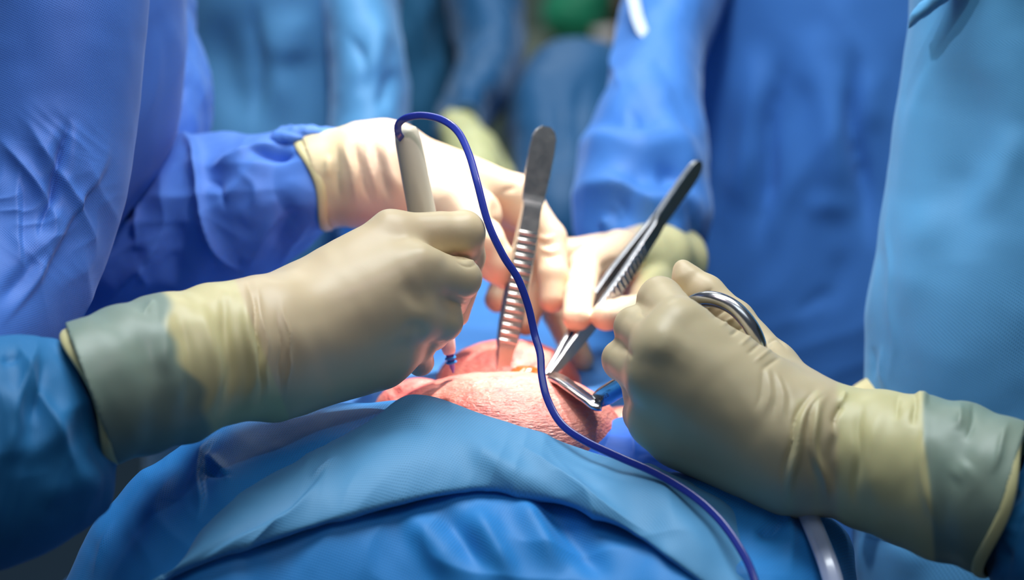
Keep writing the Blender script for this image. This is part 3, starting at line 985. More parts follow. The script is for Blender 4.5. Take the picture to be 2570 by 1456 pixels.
# far glove with the upright forceps
prims = cuffs([(730, 470, 1.475, 116, .030), (800, 452, 1.474, 118, .031), (900, 440, 1.472, 126, .031), (1000, 442, 1.47, 128, .030)])
prims += [('c', J(960, 400, 1.475, 92), J(1295, 505, 1.502, 64), .012),
          ('c', J(960, 430, 1.49, 92), J(1305, 548, 1.525, 58), .012),
          ('c', J(960, 470, 1.47, 95), J(1190, 540, 1.46, 70), .012),
          ('c', J(1000, 470, 1.50, 85), J(1270, 590, 1.535, 55), .012)]
prims += finger((1295, 505, 1.502, 62), (1378, 600, 1.492, 45), [(1388, 690, 1.476, 38), (1386, 752, 1.470, 33)])
prims += finger((1305, 548, 1.525, 56), (1368, 650, 1.512, 44), [(1340, 750, 1.500, 34), (1320, 815, 1.492, 27)])
prims += finger((1270, 590, 1.535, 52), (1300, 690, 1.525, 42), [(1260, 735, 1.505, 36), (1247, 752, 1.495, 33)])
prims += finger((1130, 520, 1.448, 76), (1205, 600, 1.436, 54), [(1245, 660, 1.440, 46), (1268, 692, 1.446, 36)], 0.008, 0.006)
cz = [
    ([(840, 350), (848, 420), (850, 520)], -2.2, 10), ([(890, 330), (905, 430), (935, 520)], -2.6, 8), ([(915, 330), (930, 430), (955, 530)], 2.0, 9),
    ([(940, 340), (955, 430), (985, 520)], -2.2, 8), ([(865, 340), (880, 440), (900, 530)], 2.0, 12), ([(965, 340), (985, 440), (1010, 510)], 2.2, 14, 'g'),
    ([(820, 380), (825, 450)], 2.0, 10),
    ([(1340, 590), (1370, 600), (1400, 585)], 1.2, 6), ([(1345, 605), (1375, 615), (1410, 602)], -1.3, 6), ([(1348, 622), (1380, 630), (1412, 618)], 1.2, 6),
    ([(1352, 636), (1380, 645), (1415, 634)], -1.2, 6), ([(1230, 480), (1250, 530), (1240, 600)], -3.0, 20, 'g'), ([(1250, 490), (1300, 470)], -1.5, 12),
    ([(1215, 640), (1225, 680), (1250, 705)], -1.2, 9),
]
def tintB(px, py):
    return 0.35 * sst(px, 930, 820)
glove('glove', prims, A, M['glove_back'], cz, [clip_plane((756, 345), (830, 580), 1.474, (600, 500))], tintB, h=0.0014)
cuff_ring('cuff_roll', (790, 458, 1.474), 122, .032, (74, 235), 0.0022, A, M['cuff_roll'])

# ------------------------------------------------------------------ right surgeon
E = root('person', (0.42, 0.02, 0.0), 'surgeon at the right edge in a dotted light blue gown, gripping the retractor', 'person')
cz = [
    ([(2225, 480), (2235, 700), (2240, 900), (2230, 1000)], 2.2, 13), ([(2205, 860), (2215, 930), (2228, 1000)], 2.4, 8), ([(2180, 860), (2195, 900), (2185, 960)], -2.0, 10),
    ([(2420, 40), (2450, 260), (2400, 450), (2400, 640)], -9.0, 80, 'g'), ([(2330, 460), (2300, 620), (2290, 800)], 3.0, 50, 'g'),
    ([(2560, 300), (2480, 450), (2440, 560)], 3.0, 50, 'g'), ([(2340, 50), (2290, 300), (2250, 460)], 1.5, 20, 'g'),
    ([(2160, 1330), (2165, 1400), (2150, 1470)], 2.5, 16), ([(2250, 1350), (2300, 1456)], 3.0, 40, 'g'),
    ([(2200, 640), (2190, 760), (2180, 860)], 1.5, 18),
]
V, F, uv = tube([(2590, -620, 1.42, 200, .06), (2590, -330, 1.43, 270, .08), (2590, -40, 1.43, 297, .09), (2590, 60, 1.43, 305, .09), (2590, 150, 1.43, 318, .09), (2590, 300, 1.43, 341, .09), (2590, 420, 1.43, 358, .09), (2590, 640, 1.43, 390, .09), (2590, 800, 1.43, 414, .09),
                 (2590, 1000, 1.44, 420, .09), (2590, 1300, 1.45, 448, .09), (2590, 1500, 1.46, 440, .09), (2590, 2200, 1.54, 440, .11), (2590, 4000, 1.75, 470, .13)],
                300, 460, creases=cz, noise=0.0012, nscale=0.10, seed=31)
part('gown', V, F, M['gown_right'], E, uv=uv)
# folded collar strip at the shoulder
V, F, uv = tube([(2285, 62, 1.375, 4, .004), (2300, 40, 1.37, 14, .006), (2335, 10, 1.365, 20, .008), (2380, -25, 1.36, 22, .01), (2450, -70, 1.36, 20, .01)], 40, 50, noise=0.0008, nscale=0.02, seed=32)
part('gown_fold', V, F, M['gown_right'], E, uv=uv)
# near forearm sleeve
cz = [([(2510, 1290), (2540, 1330), (2570, 1340)], 4.0, 18), ([(2490, 1380), (2550, 1400)], -3.0, 20), ([(2550, 1200), (2530, 1280)], -4.0, 16), ([(2520, 1330), (2500, 1420)], 3.0, 18)]
V, F, uv = tube([(2520, 1262, 1.200, 130, .024), (2560, 1280, 1.198, 190, .032), (2605, 1298, 1.194, 224, .044), (2680, 1322, 1.188, 250, .052), (2790, 1345, 1.182, 270, .056), (2960, 1335, 1.185, 260, .052)],
                160, 110, creases=cz, noise=0.0015, nscale=0.08, seed=33, crumple=[(2560, 1300, 140, 240, 5.0, 70, 120, 19)])
part('sleeve', V, F, M['sleeve_front'], E, uv=uv)

prims = cuffs([(2640, 1285, 1.175, 190, .040), (2500, 1245, 1.19, 192, .040), (2390, 1210, 1.205, 196, .040), (2290, 1180, 1.215, 184, .039), (2190, 1155, 1.225, 170, .037), (2090, 1130, 1.235, 156, .035), (2030, 1114, 1.238, 152, .034)])
prims += [('c', J(2000, 1035, 1.24, 92), J(1712, 820, 1.238, 66), .012),
          ('c', J(1990, 1080, 1.225, 100), J(1665, 870, 1.228, 62), .022),
          ('c', J(1980, 1130, 1.222, 102), J(1640, 948, 1.232, 64), .022),
          ('c', J(1970, 1168, 1.235, 95), J(1645, 1050, 1.252, 68), .022),
          ('c', J(1960, 1185, 1.25, 82), J(1712, 1104, 1.264, 68), .022),
          ('c', J(1850, 1010, 1.275, 90), J(1690, 960, 1.30, 70), .012)]
prims += finger((1712, 820, 1.238, 64), (1658, 754, 1.272, 56), [(1690, 790, 1.312, 46), (1740, 850, 1.318, 40)])
prims += finger((1665, 870, 1.226, 62), (1592, 822, 1.268, 51), [(1620, 850, 1.31, 44), (1690, 890, 1.32, 38)])
prims += finger((1640, 948, 1.230, 62), (1562, 905, 1.272, 51), [(1590, 930, 1.312, 44), (1680, 950, 1.32, 38)])
prims += finger((1645, 1050, 1.252, 66), (1612, 1040, 1.292, 48), [(1650, 1040, 1.32, 40), (1700, 1020, 1.325, 34)])
prims += [('c', J(1620, 985, 1.262, 58), J(1640, 1050, 1.268, 60), .006)]
prims += [('c', J(2010, 1010, 1.248, 72), J(1945, 915, 1.262, 56), .012)]
prims += finger((1945, 915, 1.262, 54), (1850, 800, 1.284, 42), [(1775, 735, 1.294, 40), (1722, 693, 1.30, 34)], 0.006, 0.005)
prims += [('c', J(1722, 693, 1.30, 34), J(1712, 672, 1.301, 18), .004)]
cz = [([(1915, 870), (1950, 850), (1985, 880)], -1.2, 6)]
for i in range(9):                                   # wrinkles round the thumb
    x, y = 1770 + i * 21, 735 + i * 21.5
    cz.append(([(x - 26, y + 26), (x + 2, y + 4), (x + 26, y - 14)], 1.2 if i % 2 else -1.5, 7.0))
for i in range(5):                                   # folds fanning from the thumb crotch
    cz.append(([(1918 + i * 10, 905 + i * 6), (1915 + i * 16, 960 + i * 10), (1895 + i * 22, 1040 + i * 12)], 1.0 if i % 2 else -1.0, 8))
cz += [
    ([(2058, 965), (2010, 1020), (1985, 1110), (1965, 1200), (1962, 1250)], -3.0, 8), ([(2070, 965), (2028, 1030), (2000, 1110), (1985, 1200), (1990, 1265)], 3.4, 12, 'g'),
    ([(2095, 970), (2048, 1030), (2045, 1120), (2070, 1220), (2080, 1280)], 3.2, 11, 'g'), ([(2080, 975), (2035, 1030), (2028, 1120), (2048, 1220)], -2.4, 9),
    ([(2125, 985), (2100, 1040), (2095, 1090)], -3.4, 9), ([(2118, 975), (2112, 1020)], 2.5, 9), ([(2110, 1030), (2095, 1120), (2090, 1220), (2100, 1290)], -2.0, 13, 'g'),
    ([(2170, 985), (2158, 1060), (2150, 1180), (2150, 1300)], -1.8, 12, 'g'), ([(2215, 985), (2200, 1080), (2195, 1200), (2200, 1320)], 2.2, 26, 'g'),
    ([(2250, 985), (2255, 1060)], -1.6, 12), ([(2300, 995), (2295, 1080)], -2.0, 12), ([(2290, 985), (2330, 990)], 1.8, 20, 'g'),
    ([(2320, 1010), (2318, 1120), (2330, 1260), (2370, 1370)], 2.0, 16, 'g'), ([(2410, 1000), (2400, 1080)], 2.0, 16), ([(2440, 1005), (2445, 1060), (2420, 1110)], -1.8, 12),
    ([(2540, 1050), (2510, 1120), (2490, 1200)], 2.4, 12), ([(2380, 1200), (2440, 1160)], 1.0, 24, 'g'),
    ([(1690, 790), (1660, 860), (1620, 900)], 1.0, 26, 'g'), ([(1720, 830), (1660, 930)], 0.8, 40, 'g'), ([(1600, 775), (1625, 800)], -1.0, 8), ([(1560, 868), (1590, 905)], -1.2, 9),
]
def tintE(px, py):
    s = px + 0.10 * (py - 1200)
    wob = 10 * np.sin(py / 60.0)
    bnd = 2318 + np.maximum(py - 1100, 0) * 0.10
    a = sst(px, bnd - 6 + wob * 0.3, bnd + 8 + wob * 0.3)
    b = sst(px, 2090, 2115) + 0.45 * np.exp(-((px - (2000 - (py - 1100) * 0.12)) / 16.0) ** 2) * (py > 1000) + 0.4 * np.exp(-((px - 2050) / 12.0) ** 2) * (py > 980)
    return np.clip(0.5 * np.clip(b, 0, 1) + 0.5 * a, 0, 1)
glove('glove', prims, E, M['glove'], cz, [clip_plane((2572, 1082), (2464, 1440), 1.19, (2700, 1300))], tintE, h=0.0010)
cuff_ring('cuff_roll', (2515, 1262, 1.188), 190, .041, (-108, 358), 0.0022, E, M['cuff_roll'])
# the other hand, resting beyond the wrist
prims = cuffs([(2420, 1090, 1.44, 110, .026), (2300, 1060, 1.44, 100, .025), (2200, 1040, 1.44, 92, .024)]) + \
    [('c', J(2200, 1030, 1.44, 78), J(2060, 1070, 1.44, 60), .01)] + \
    finger((2060, 1060, 1.43, 44), (1990, 1100, 1.43, 36), [(1960, 1150, 1.43, 30)]) + finger((2060, 1090, 1.45, 44), (2000, 1130, 1.45, 36), [(1980, 1170, 1.44, 30)]) + \
    finger((2070, 1110, 1.46, 42), (2020, 1150, 1.46, 34), [(2000, 1190, 1.45, 28)]) + finger((2080, 1120, 1.47, 40), (2050, 1170, 1.47, 30), [(2040, 1200, 1.46, 26)]) + \
    finger((2130, 1080, 1.41, 44), (2070, 1130, 1.40, 36), [(2040, 1160, 1.40, 30)])
glove('glove', prims, E, M['glove'], [([(2120, 940), (2125, 990)], -2, 10)], None, lambda px, py: 0.5 * sst(px, 2050, 2120), h=0.002)

# ------------------------------------------------------------------ surgeon behind at the right
Dp = root('person', (0.28, 0.62, 0.0), 'surgeon standing behind at the right in a plain blue gown, holding slanted forceps', 'person')
cz = [
    ([(1955, 120), (1938, 300), (1925, 420), (1910, 640)], -16.0, 20), ([(2135, 90), (2142, 300), (2160, 450), (2195, 640)], -20.0, 20), ([(1900, 100), (1890, 300), (1880, 560)], 9.0, 34, 'g'), ([(2060, 100), (2075, 300), (2090, 560)], 8.0, 44, 'g'), ([(2165, 160), (2190, 360)], 3.0, 30, 'g'),
    ([(2000, 260), (2060, 180), (2100, 60)], 3.0, 50, 'g'), ([(1860, 100), (1850, 320), (1840, 600)], 6.0, 40, 'g'), ([(2020, 540), (2090, 520), (2160, 560)], 3.0, 30, 'g'),
    ([(2080, 730), (2020, 770), (1980, 790)], -4.0, 20), ([(2100, 620), (2110, 720), (2060, 800)], -3.0, 24, 'g'), ([(2040, 420), (1980, 560), (1930, 760)], -3.0, 40, 'g'),
]
V, F, uv = tube([(2080, -560, 1.95, 200, .08), (2080, -420, 1.96, 400, .12), (2080, -150, 1.97, 455, .13), (2080, 200, 2.0, 455, .13), (2080, 600, 2.05, 470, .14), (2080, 1000, 2.1, 480, .14), (2080, 2000, 2.2, 480, .15), (2080, 3100, 2.32, 480, .16)],
                220, 300, creases=cz, noise=0.002, nscale=0.2, seed=41, crumple=[(2050, 600, 420, 700, 7.0, 92, 330, 16)])
part('gown', V, F, M['gown_back_right'], Dp, uv=uv)
cz = [
    ([(1430, 340), (1470, 338), (1560, 340), (1660, 330), (1700, 325)], 13.0, 28, 'p'), ([(1560, 520), (1600, 508), (1660, 488), (1720, 462), (1760, 440)], 12.0, 28, 'p'),
    ([(1445, 455), (1500, 468), (1570, 480), (1620, 510), (1660, 560)], 9.0, 18), ([(1580, 490), (1560, 530), (1490, 575)], 6.0, 12),
    ([(1530, 500), (1560, 520), (1520, 560)], -6.0, 20, 'g'), ([(1640, 400), (1700, 450), (1740, 520)], -5.0, 20), ([(1500, 560), (1540, 555)], 4.0, 10),
    ([(1600, 470), (1680, 440)], 4.0, 26, 'g'), ([(1560, 240), (1550, 120), (1570, 20)], 5.0, 12), ([(1620, 100), (1700, 240), (1760, 340)], -3.0, 30, 'g'),
    ([(1560, 250), (1600, 280), (1570, 330)], -4.0, 20), ([(1670, 560), (1720, 620)], 5.0, 14), ([(1690, 490), (1740, 560), (1760, 640)], -6.0, 18), ([(1620, 300), (1700, 380), (1770, 440)], 4.0, 40, 'g'),
]
V, F, uv = tube([(1760, -300, 1.95, 130, .06), (1720, -100, 1.86, 130, .06), (1680, 40, 1.82, 122, .06), (1655, 160, 1.79, 112, .06), (1640, 270, 1.75, 122, .06), (1620, 360, 1.71, 152, .06), (1612, 450, 1.68, 168, .06), (1608, 540, 1.65, 172, .055), (1620, 620, 1.63, 150, .045), (1635, 680, 1.62, 100, .035)],
                240, 220, creases=cz, noise=0.002, nscale=0.09, seed=42, crumple=[(1610, 480, 220, 220, 12.0, 150, 210, 14), (1650, 230, 160, 240, 6.0, 110, 260, 15)])
part('sleeve', V, F, M['gown_back_right'], Dp, uv=uv)
V, F = sweep([(P(x, y, d), (P(x + 14, y - 3, d) - P(x, y, d)), FWD * 0.0015) for x, y, d in
              [(1575, -60, 1.755), (1590, 0, 1.745), (1598, 40, 1.737), (1612, 78, 1.728), (1632, 98, 1.722)]], [(-1, -1), (1, -1), (1, 1), (-1, 1)])
o = part('shoulder_tie', V, F, M['tie'], Dp, smooth=False); o['label'] = 'white cloth tie'

prims = cuffs([(1690, 660, 1.62, 95, .028), (1640, 650, 1.60, 92, .028), (1600, 655, 1.585, 84, .026)])
prims += [('c', J(1640, 655, 1.59, 75), J(1560, 640, 1.55, 58), .010), ('c', J(1640, 690, 1.58, 72), J(1500, 650, 1.555, 50), .010), ('c', J(1620, 720, 1.58, 62), J(1470, 700, 1.56, 48), .010)]
prims += finger((1560, 632, 1.545, 54), (1468, 668, 1.508, 43), [(1456, 740, 1.458, 39), (1448, 797, 1.436, 35)])
prims += finger((1500, 640, 1.555, 52), (1435, 640, 1.545, 42), [(1402, 720, 1.54, 38), (1400, 790, 1.535, 36), (1425, 850, 1.53, 33)])
prims += finger((1470, 690, 1.56, 46), (1410, 760, 1.555, 40), [(1430, 840, 1.55, 37), (1458, 903, 1.545, 32)])
prims += finger((1640, 720, 1.56, 56), (1620, 775, 1.50, 44), [(1570, 785, 1.455, 41), (1522, 794, 1.432, 38)])
cz = [([(1425, 700), (1450, 712), (1480, 705)], -1.2, 8), ([(1430, 690), (1460, 698), (1490, 690)], 1.0, 8), ([(1440, 640), (1500, 620), (1560, 580)], 1.2, 8), ([(1500, 680), (1530, 660), (1545, 640)], -1.5, 12)]
glove('glove', prims, Dp, M['glove_back'], cz, None, lambda px, py: 0.5 * sst(px, 1585, 1625), h=0.0015)

# ------------------------------------------------------------------ surgeon behind at the left
Bp = root('person', (-0.20, 0.66, 0.0), 'standing person in a pale blue gown behind the left surgeon, out of focus', 'person')
cz = [([(640, -20), (645, 150), (650, 340)], -10.0, 20), ([(690, 0), (700, 200), (700, 340)], 7.0, 40, 'g'), ([(560, 0), (575, 200), (600, 340)], -6.0, 40, 'g'), ([(760, 20), (740, 180)], 5.0, 40, 'g')]
V, F, uv = tube([(690, -560, 1.96, 150, .08), (700, -400, 1.96, 300, .10), (700, -150, 1.97, 320, .12), (695, 100, 2.0, 300, .12), (690, 400, 2.03, 300, .13), (690, 900, 2.1, 320, .14), (690, 2000, 2.22, 340, .15), (690, 3100, 2.33, 350, .15)],
                180, 240, creases=cz, noise=0.003, nscale=0.25, seed=51)
part('gown', V, F, M['gown_back_left'], Bp, uv=uv)
cz = [([(870, 80), (910, 160), (900, 260)], -8.0, 22), ([(960, 20), (940, 140), (870, 240)], 7.0, 26, 'g'), ([(980, 160), (960, 280)], -6.0, 20, 'g')]
V, F, uv = tube([(850, -420, 1.95, 90, .06), (870, -200, 1.93, 100, .065), (895, 0, 1.91, 96, .065), (915, 120, 1.89, 95, .065), (925, 230, 1.87, 95, .06), (920, 350, 1.85, 96, .055), (900, 480, 1.82, 95, .05), (930, 600, 1.78, 70, .04)],
                140, 140, creases=cz, noise=0.003, nscale=0.14, seed=52)
part('sleeve', V, F, M['gown_back_left'], Bp, uv=uv)

# ------------------------------------------------------------------ people at the far end of the table
G = root('person', (-0.09, 1.02, 0.0), 'blurred person in a dark blue gown at the table end, pale glove lowered', 'person')
V, F, uv = tube([(1040, -500, 2.5, 120, .08), (1050, -300, 2.5, 180, .11), (1045, 0, 2.52, 115, .11), (1050, 200, 2.55, 110, .12), (1060, 500, 2.6, 120, .12), (1060, 1500, 2.7, 150, .13), (1060, 2600, 2.85, 160, .14)], 120, 160, noise=0.006, nscale=0.12, seed=61,
                creases=[([(1030, 0), (1045, 150), (1050, 300)], -12, 16), ([(1090, 0), (1085, 200)], -10, 14)])
part('gown', V, F, M['gown_rear'], G, uv=uv)
V, F, uv = tube([(1130, -260, 2.45, 80, .06), (1190, -90, 2.42, 92, .065), (1222, 40, 2.40, 92, .065), (1230, 140, 2.36, 82, .06), (1205, 220, 2.3, 74, .055), (1170, 290, 2.22, 60, .045), (1160, 340, 2.18, 44, .035)], 100, 100, noise=0.004, nscale=0.07, seed=62)
part('sleeve', V, F, M['gown_rear_dark'], G, uv=uv)
prims = [('c', J(1150, 320, 2.18, 50), J(1185, 390, 2.12, 66), .012), ('c', J(1185, 390, 2.12, 64), J(1205, 440, 2.08, 56), .01)] + \
    finger((1185, 430, 2.06, 34), (1195, 500, 2.02, 26), [(1200, 540, 2.0, 22)]) + finger((1215, 430, 2.08, 34), (1235, 500, 2.04, 26), [(1230, 545, 2.02, 22)]) + \
    finger((1230, 420, 2.1, 32), (1255, 480, 2.08, 25), [(1255, 520, 2.06, 20)]) + finger((1160, 420, 2.08, 32), (1150, 480, 2.05, 26), [(1160, 520, 2.03, 22)]) + \
    finger((1240, 400, 2.12, 28), (1270, 440, 2.11, 22), [(1275, 470, 2.10, 18)])
glove('glove', prims, G, M['glove_far'], (), None, lambda px, py: 0.3 + 0 * px, h=0.003)

H = root('person', (0.22, 1.15, 0.0), 'blurred person in a dark blue gown behind the right surgeon, bent elbow showing', 'person')
V, F, uv = tube([(1760, -480, 2.55, 120, .09), (1760, -300, 2.55, 210, .12), (1750, 0, 2.57, 170, .12), (1750, 400, 2.62, 170, .13), (1750, 1500, 2.75, 180, .14), (1750, 2550, 2.88, 190, .15)], 100, 140, noise=0.006, nscale=0.12, seed=71)
part('gown', V, F, M['gown_rear'], H, uv=uv)
prims = [('c', J(1640, 230, 2.50, 105), J(1440, 228, 2.36, 120), .02), ('c', J(1440, 228, 2.36, 118), J(1385, 300, 2.32, 105), .02), ('c', J(1440, 240, 2.36, 110), J(1420, 480, 2.2, 100), .03), ('c', J(1480, 260, 2.38, 110), J(1470, 560, 2.2, 90), .03), ('c', J(1385, 300, 2.32, 100), J(1400, 560, 2.18, 70), .03)]
V, Q = implicit(prims, 0.004); N = vnormals(V, Q); V = V + N * (0.003 * wnoise(V, 0.08, 72) + crease_field(V, [([(1350, 200), (1400, 330), (1380, 450)], -8, 24), ([(1480, 150), (1450, 260), (1480, 400)], -7, 24)], N))[:, None]
uvq = np.stack(proj(V)[:2], -1) * 0.0004
part('sleeve', V, Q, M['gown_rear_dark'], H, uv=uvq)

# ------------------------------------------------------------------ trolley far behind
d0 = 4.2
c = P(1470, 110, d0); zt = c[2]
tr = root('trolley', (c[0], c[1], 0.0), 'grey steel trolley against the far wall, out of focus', 'trolley')
V, F = box((c[0], c[1], zt - 0.02), 0.62, 0.36, 0.03); part('shelf', V, F, M['grey'], tr, smooth=False)
V, F = box((c[0], c[1], 0.25), 0.62, 0.36, 0.03); part('shelf', V, F, M['grey'], tr, smooth=False)
for sx in (-1, 1):
    for sy in (-1, 1):
        V, F = lathe((c[0] + sx * 0.29, c[1] + sy * 0.16, 0.0), (c[0] + sx * 0.29, c[1] + sy * 0.16, zt), [(0, 0.014), (1, 0.012)], 10)
        part('leg', V, F, M['grey'], tr)
g = P(1440, 40, d0)
V, Q = implicit([('e', np.array([g[0], g[1], zt + 0.055]), (0.062, 0.07, 0.055), [RGT, np.array([0, 1, 0]), np.array([0, 0, 1])], .02),
                 ('e', np.array([g[0] + 0.03, g[1], zt + 0.09]), (0.035, 0.05, 0.04), [RGT, np.array([0, 1, 0]), np.array([0, 0, 1])], .03)], 0.006)
V = V + vnormals(V, Q) * (0.006 * wnoise(V, 0.06, 81))[:, None]
single('cloth_bundle', V, Q, M['green'], 'crumpled green cloth bundle on the far trolley', 'cloth', uv=V[:, :2])
g = P(1520, 80, d0 - 0.05)
V, F = lathe((g[0], g[1], zt), (g[0], g[1], zt + 0.035), [(0, 0.010), (0.1, 0.016), (1, 0.024), (1, 0.021), (0.2, 0.012)], 24)
single('bowl', V, F, M['white'], 'small pale bowl on the far trolley beside the green bundle', 'bowl')
g = P(1552, 70, d0 + 0.05)
V, F = lathe((g[0], g[1], zt), (g[0], g[1], zt + 0.12), [(0, 0.026), (0.6, 0.026), (0.75, 0.012), (1, 0.012)], 24)
single('bottle', V, F, M['brown'], 'dark brown bottle on the far trolley', 'bottle')

# ------------------------------------------------------------------ cautery pencil
pa, pb = P(1017, 318, 1.338), P(1138, 936, 1.362)
pen = root('cautery_pencil', pb, 'cream cautery pencil with blue cord in the left surgeon\'s near hand', 'pencil')
px1 = 1.35 / FPX
prof = [(0.0, 18), (0.008, 26), (0.022, 30), (0.06, 32.5), (0.2, 34), (0.33, 35), (0.6, 32), (0.8, 24), (0.86, 20)]
V, F = lathe(pa, pb, [(s, r * px1) for s, r in prof], 48); part('pen_body', V, F, M['pen'], pen)
V, F = lathe(pa, pb, [(s, r * px1) for s, r in [(0.84, 19), (0.86, 20), (0.90, 18), (0.915, 15.5), (0.922, 13)]], 36)
o = part('nozzle', V, F, M['nozzle'], pen); o['label'] = 'pale pink nozzle'
V, F = lathe(pa, pb, [(s, r * px1) for s, r in [(0.915, 10), (0.955, 9.5), (0.962, 7.5), (0.98, 6.5), (0.99, 4), (1.0, 2.5)]], 24); part('electrode', V, F, M['collar'], pen)
for s in (0.939, 0.957):
    c = pa + (pb - pa) * s; t = (pb - pa) / np.linalg.norm(pb - pa)
    x = np.cross(t, FWD); x /= np.linalg.norm(x); y = np.cross(t, x)
    th = np.linspace(0, 2 * math.pi, 33)[:-1]
    Vv = []; Ff = []
    for a in th:
        e = x * math.cos(a) + y * math.sin(a)
        for b in np.linspace(0, 2 * math.pi, 9)[:-1]:
            Vv.append(c + e * (11 + 3.6 * math.cos(b)) * px1 + t * 3.6 * math.sin(b) * px1)
    for i in range(32):
        for j in range(8):
            Ff.append((i * 8 + j, i * 8 + (j + 1) % 8, ((i + 1) % 32) * 8 + (j + 1) % 8, ((i + 1) % 32) * 8 + j))
    part('ring', Vv, Ff, M['ring_blue'], pen)
cord = [(1012, 352, 1.335), (1000, 335, 1.328), (1000, 312, 1.325), (1020, 296, 1.322), (1060, 290, 1.32), (1110, 301, 1.316), (1150, 332, 1.312), (1178, 390, 1.306), (1198, 460, 1.30), (1225, 560, 1.295), (1262, 640, 1.292), (1300, 700, 1.29), (1326, 770, 1.288),
        (1342, 840, 1.285), (1356, 890, 1.28), (1360, 945, 1.275), (1375, 1005, 1.268), (1410, 1065, 1.258), (1470, 1108, 1.248), (1560, 1150, 1.238), (1650, 1190, 1.225), (1740, 1245, 1.21), (1810, 1310, 1.195), (1865, 1390, 1.18), (1895, 1460, 1.17), (1920, 1560, 1.16)]
C = cr_interp([P(*p) for p in cord], 260)
T = np.gradient(C, axis=0); T /= np.linalg.norm(T, axis=1, keepdims=True)
path = []
for i in range(len(C)):
    v = C[i] - CAM; v /= np.linalg.norm(v)
    x = np.cross(T[i], v); x /= np.linalg.norm(x); y = np.cross(x, T[i])
    path.append((C[i], x, y))
th = np.linspace(0, 2 * math.pi, 25)[:-1]
twin = np.c_[np.cos(th) * 0.00215, np.sin(th) * (0.0012 + 0.00025 * np.cos(2 * th + math.pi) * -1)]
V, F = sweep(path, twin); part('cord', V, F, M['cord'], pen)

# ------------------------------------------------------------------ forceps
def forceps(top, tip, face, label, wpx, opening, ridges, mat, group):
    """two spring blades joined at the top; face = outward normal of the near blade"""
    A0, B0 = P(*top), P(*tip)
    L = np.linalg.norm(B0 - A0); Z = (B0 - A0) / L
    f = face[0] * RGT + face[1] * UP - face[2] * FWD
    f = f - Z * (f @ Z); f /= np.linalg.norm(f)
    W = np.cross(Z, f)
    sc = (top[2] + tip[2]) / 2 / FPX
    r = root('forceps', B0, label, 'forceps', group)
    ss = np.linspace(0, 1, 90)
    wk = np.array(wpx)
    for side in (1, -1):
        rows = []
        for s in ss:
            w_ = np.interp(s, wk[:, 0], wk[:, 1]) * sc
            off = np.interp(s, opening[0], opening[1]) * 0.001 * side
            th_ = np.interp(s, [0, 0.05, 0.3, 0.32, 0.9, 1], [0.6, 0.9, 1.0, 1.4, 1.5, 0.9]) * 0.001
            rows.append((A0 + Z * L * s + f * off, W * w_, f * th_))
        prof = [(-1, -.55), (-.93, -1), (.93, -1), (1, -.55), (1, .55), (.93, 1), (-.93, 1), (-1, .55)]
        V, F = sweep(rows, prof)
        bl = part('blade', V, F, mat, r, smooth=False)
        # grip ridges: half-round bars across the outer face
        n, s0, s1 = ridges
        wm = np.interp((s0 + s1) / 2, wk[:, 0], wk[:, 1]) * sc * 0.90
        bar = []
        for k, xx in enumerate((-1, -0.93, 0.93, 1)):
            rr = 0.0013 if k in (1, 2) else 0.0008
            for a in np.linspace(0, math.pi, 7):
                bar.append((xx * wm, math.cos(a) * rr * 1.0, math.sin(a) * rr * 0.75))
        bf = [tuple(q) for q in grid_faces(4, 7, False).tolist()] + [tuple(range(6, -1, -1)), tuple(range(21, 28))]
        me = new_mesh('grip_ridge', bar, bf)
        me.materials.append(mat)
        for s in np.linspace(s0, s1, n):
            off = np.interp(s, opening[0], opening[1]) * 0.001
            c = A0 + Z * L * s + f * side * (off + 0.0012)
            rd = put('grip_ridge', me, None, bl)
            m = Matrix(((W[0] * side, Z[0], f[0] * side, 0), (W[1] * side, Z[1], f[1] * side, 0), (W[2] * side, Z[2], f[2] * side, 0), (0, 0, 0, 1)))
            rd.matrix_local = Matrix.Translation(Vector(c - B0)) @ m
    return r

forceps((1371, 318, 1.44), (1258, 938, 1.432), (0.24, 0.30, 1.0), 'upright steel forceps between thumb and finger of the left surgeon\'s far hand',
        [(0, 10), (.008, 18), (.02, 25), (.045, 31), (.1, 33), (.2, 32), (.30, 28), (.315, 25), (.34, 24), (.5, 27), (.8, 27), (.88, 24), (.92, 19), (1, 14)],
        ([0, .28, .33, .55, .75, 1], [1.0, 1.2, 2.2, 5.0, 4.6, 1.0]), (15, .435, .87), M['steel_satin'], 'surgical forceps')
forceps((1757, 408, 1.53), (1372, 948, 1.418), (0.62, -0.35, 0.75), 'slanted steel forceps in the back right surgeon\'s hand',
        [(0, 8), (.008, 14), (.02, 19), (.045, 24), (.1, 26), (.2, 25), (.30, 23), (.315, 21), (.34, 21), (.5, 23), (.8, 22), (.88, 20), (.92, 16), (1, 11)],
        ([0, .28, .33, .55, .75, 1], [1.0, 1.2, 2.6, 4.6, 4.2, 1.0]), (13, .42, .70), M['steel_dark'], 'surgical forceps')

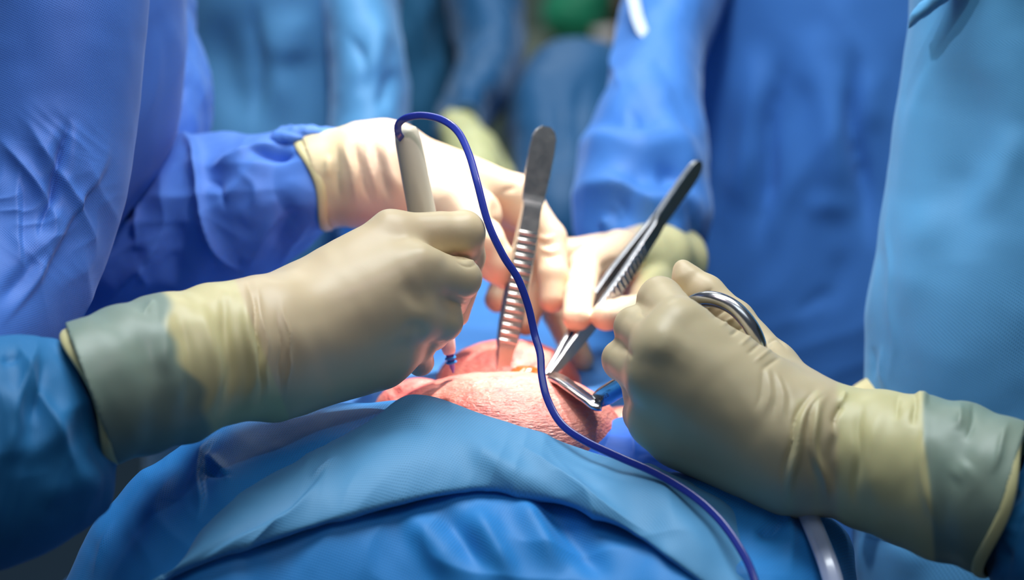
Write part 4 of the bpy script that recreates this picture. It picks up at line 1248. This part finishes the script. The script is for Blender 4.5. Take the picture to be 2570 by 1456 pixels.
# ------------------------------------------------------------------ retractor
rt = root('retractor', P(1375, 955, 1.375), 'steel retractor with ring handle held in the right gloved fist', 'retractor')
V, F = rope([(1700, 850, 1.292), (1712, 790, 1.285), (1745, 757, 1.272), (1790, 751, 1.262), (1840, 771, 1.255), (1880, 813, 1.251), (1902, 858, 1.252), (1906, 895, 1.258), (1890, 945, 1.275), (1830, 960, 1.292), (1760, 920, 1.30), (1700, 850, 1.292)], 20 * 1.26 / FPX, 140, 20)
part('ring_handle', V, F, M['steel'], rt)
def strip(pts, name, th):
    path = []
    X = cr_interp([[*P(*p[:3]), *(P(p[0] + p[3], p[1] + p[4], p[2] + p[5]) - P(*p[:3]))] for p in pts], 60)
    T = np.gradient(X[:, :3], axis=0); T /= np.linalg.norm(T, axis=1, keepdims=True)
    for i in range(60):
        wv = X[i, 3:]; wv = wv - T[i] * (wv @ T[i])
        n = np.cross(T[i], wv); n /= np.linalg.norm(n)
        path.append((X[i, :3], wv, n * th))
    b = 0.9
    V, F = sweep(path, [(-1, -.4), (-b, -1), (b, -1), (1, -.4), (1, .4), (b, 1), (-b, 1), (-1, .4)])
    return part(name, V, F, M['steel'], rt)
strip([(1760, 880, 1.296, 11, 20, 0), (1690, 895, 1.305, 11, 20, .001), (1620, 932, 1.318, 12, 21, .002), (1560, 968, 1.326, 12, 21, .003), (1520, 993, 1.331, 12, 21, .003), (1498, 1006, 1.334, 9, 17, .001)], 'shaft', 0.0015)
strip([(1510, 1012, 1.333, 6, 14, -.006), (1494, 1013, 1.334, 2, 11, -.010), (1470, 999, 1.338, -3, 9, -.011), (1435, 974, 1.346, -4, 9, -.011), (1407, 955, 1.355, -4, 9, -.010), (1386, 949, 1.365, -2, 8, -.009), (1370, 957, 1.373, 2, 8, -.008), (1364, 972, 1.378, 3, 6, -.007)], 'blade', 0.0017)
fc = bpy.data.curves.new('engraving', 'FONT'); fc.body = 'H 28'; fc.size = 0.0034; fc.extrude = 0.00004
fo = bpy.data.objects.new('engraving', fc); COL.objects.link(fo)
dg = bpy.context.evaluated_depsgraph_get()
em = bpy.data.meshes.new_from_object(fo.evaluated_get(dg)); bpy.data.objects.remove(fo, do_unlink=True)
a = P(1507, 1008, 1.3270); ux = P(1560, 975, 1.3205) - a; ux /= np.linalg.norm(ux)
nz_ = CAM - a; nz_ -= ux * (nz_ @ ux); nz_ /= np.linalg.norm(nz_); uy = np.cross(nz_, ux)
eo = put('engraving', em, M['engrave'], rt)
a = a - base_of(rt)
eo.matrix_local = Matrix(((ux[0], uy[0], nz_[0], a[0]), (ux[1], uy[1], nz_[1], a[1]), (ux[2], uy[2], nz_[2], a[2]), (0, 0, 0, 1)))

# ------------------------------------------------------------------ tubing at the lower right
C = cr_interp([P(*p) for p in [(1985, 1200, 1.245), (2010, 1255, 1.235), (2035, 1310, 1.222), (2060, 1370, 1.208), (2082, 1430, 1.195), (2100, 1500, 1.185), (2115, 1600, 1.175)]], 80)
T = np.gradient(C, axis=0); T /= np.linalg.norm(T, axis=1, keepdims=True)
path = []
for i in range(len(C)):
    v = C[i] - CAM; v /= np.linalg.norm(v)
    x = np.cross(T[i], v); x /= np.linalg.norm(x)
    path.append((C[i], x * 0.0053, np.cross(x, T[i]) * 0.0030))
th = np.linspace(0, 2 * math.pi, 29)[:-1]
rr = 1 + 0.03 * np.cos(7 * th)
V, F = sweep(path, np.c_[np.cos(th) * rr, np.sin(th) * rr])
single('suction_tube', V, F, M['tubing'], 'pale translucent tube running down the drape at the lower right', 'tube')

for o in bpy.data.objects:
    if '_loc' in o: del o['_loc']
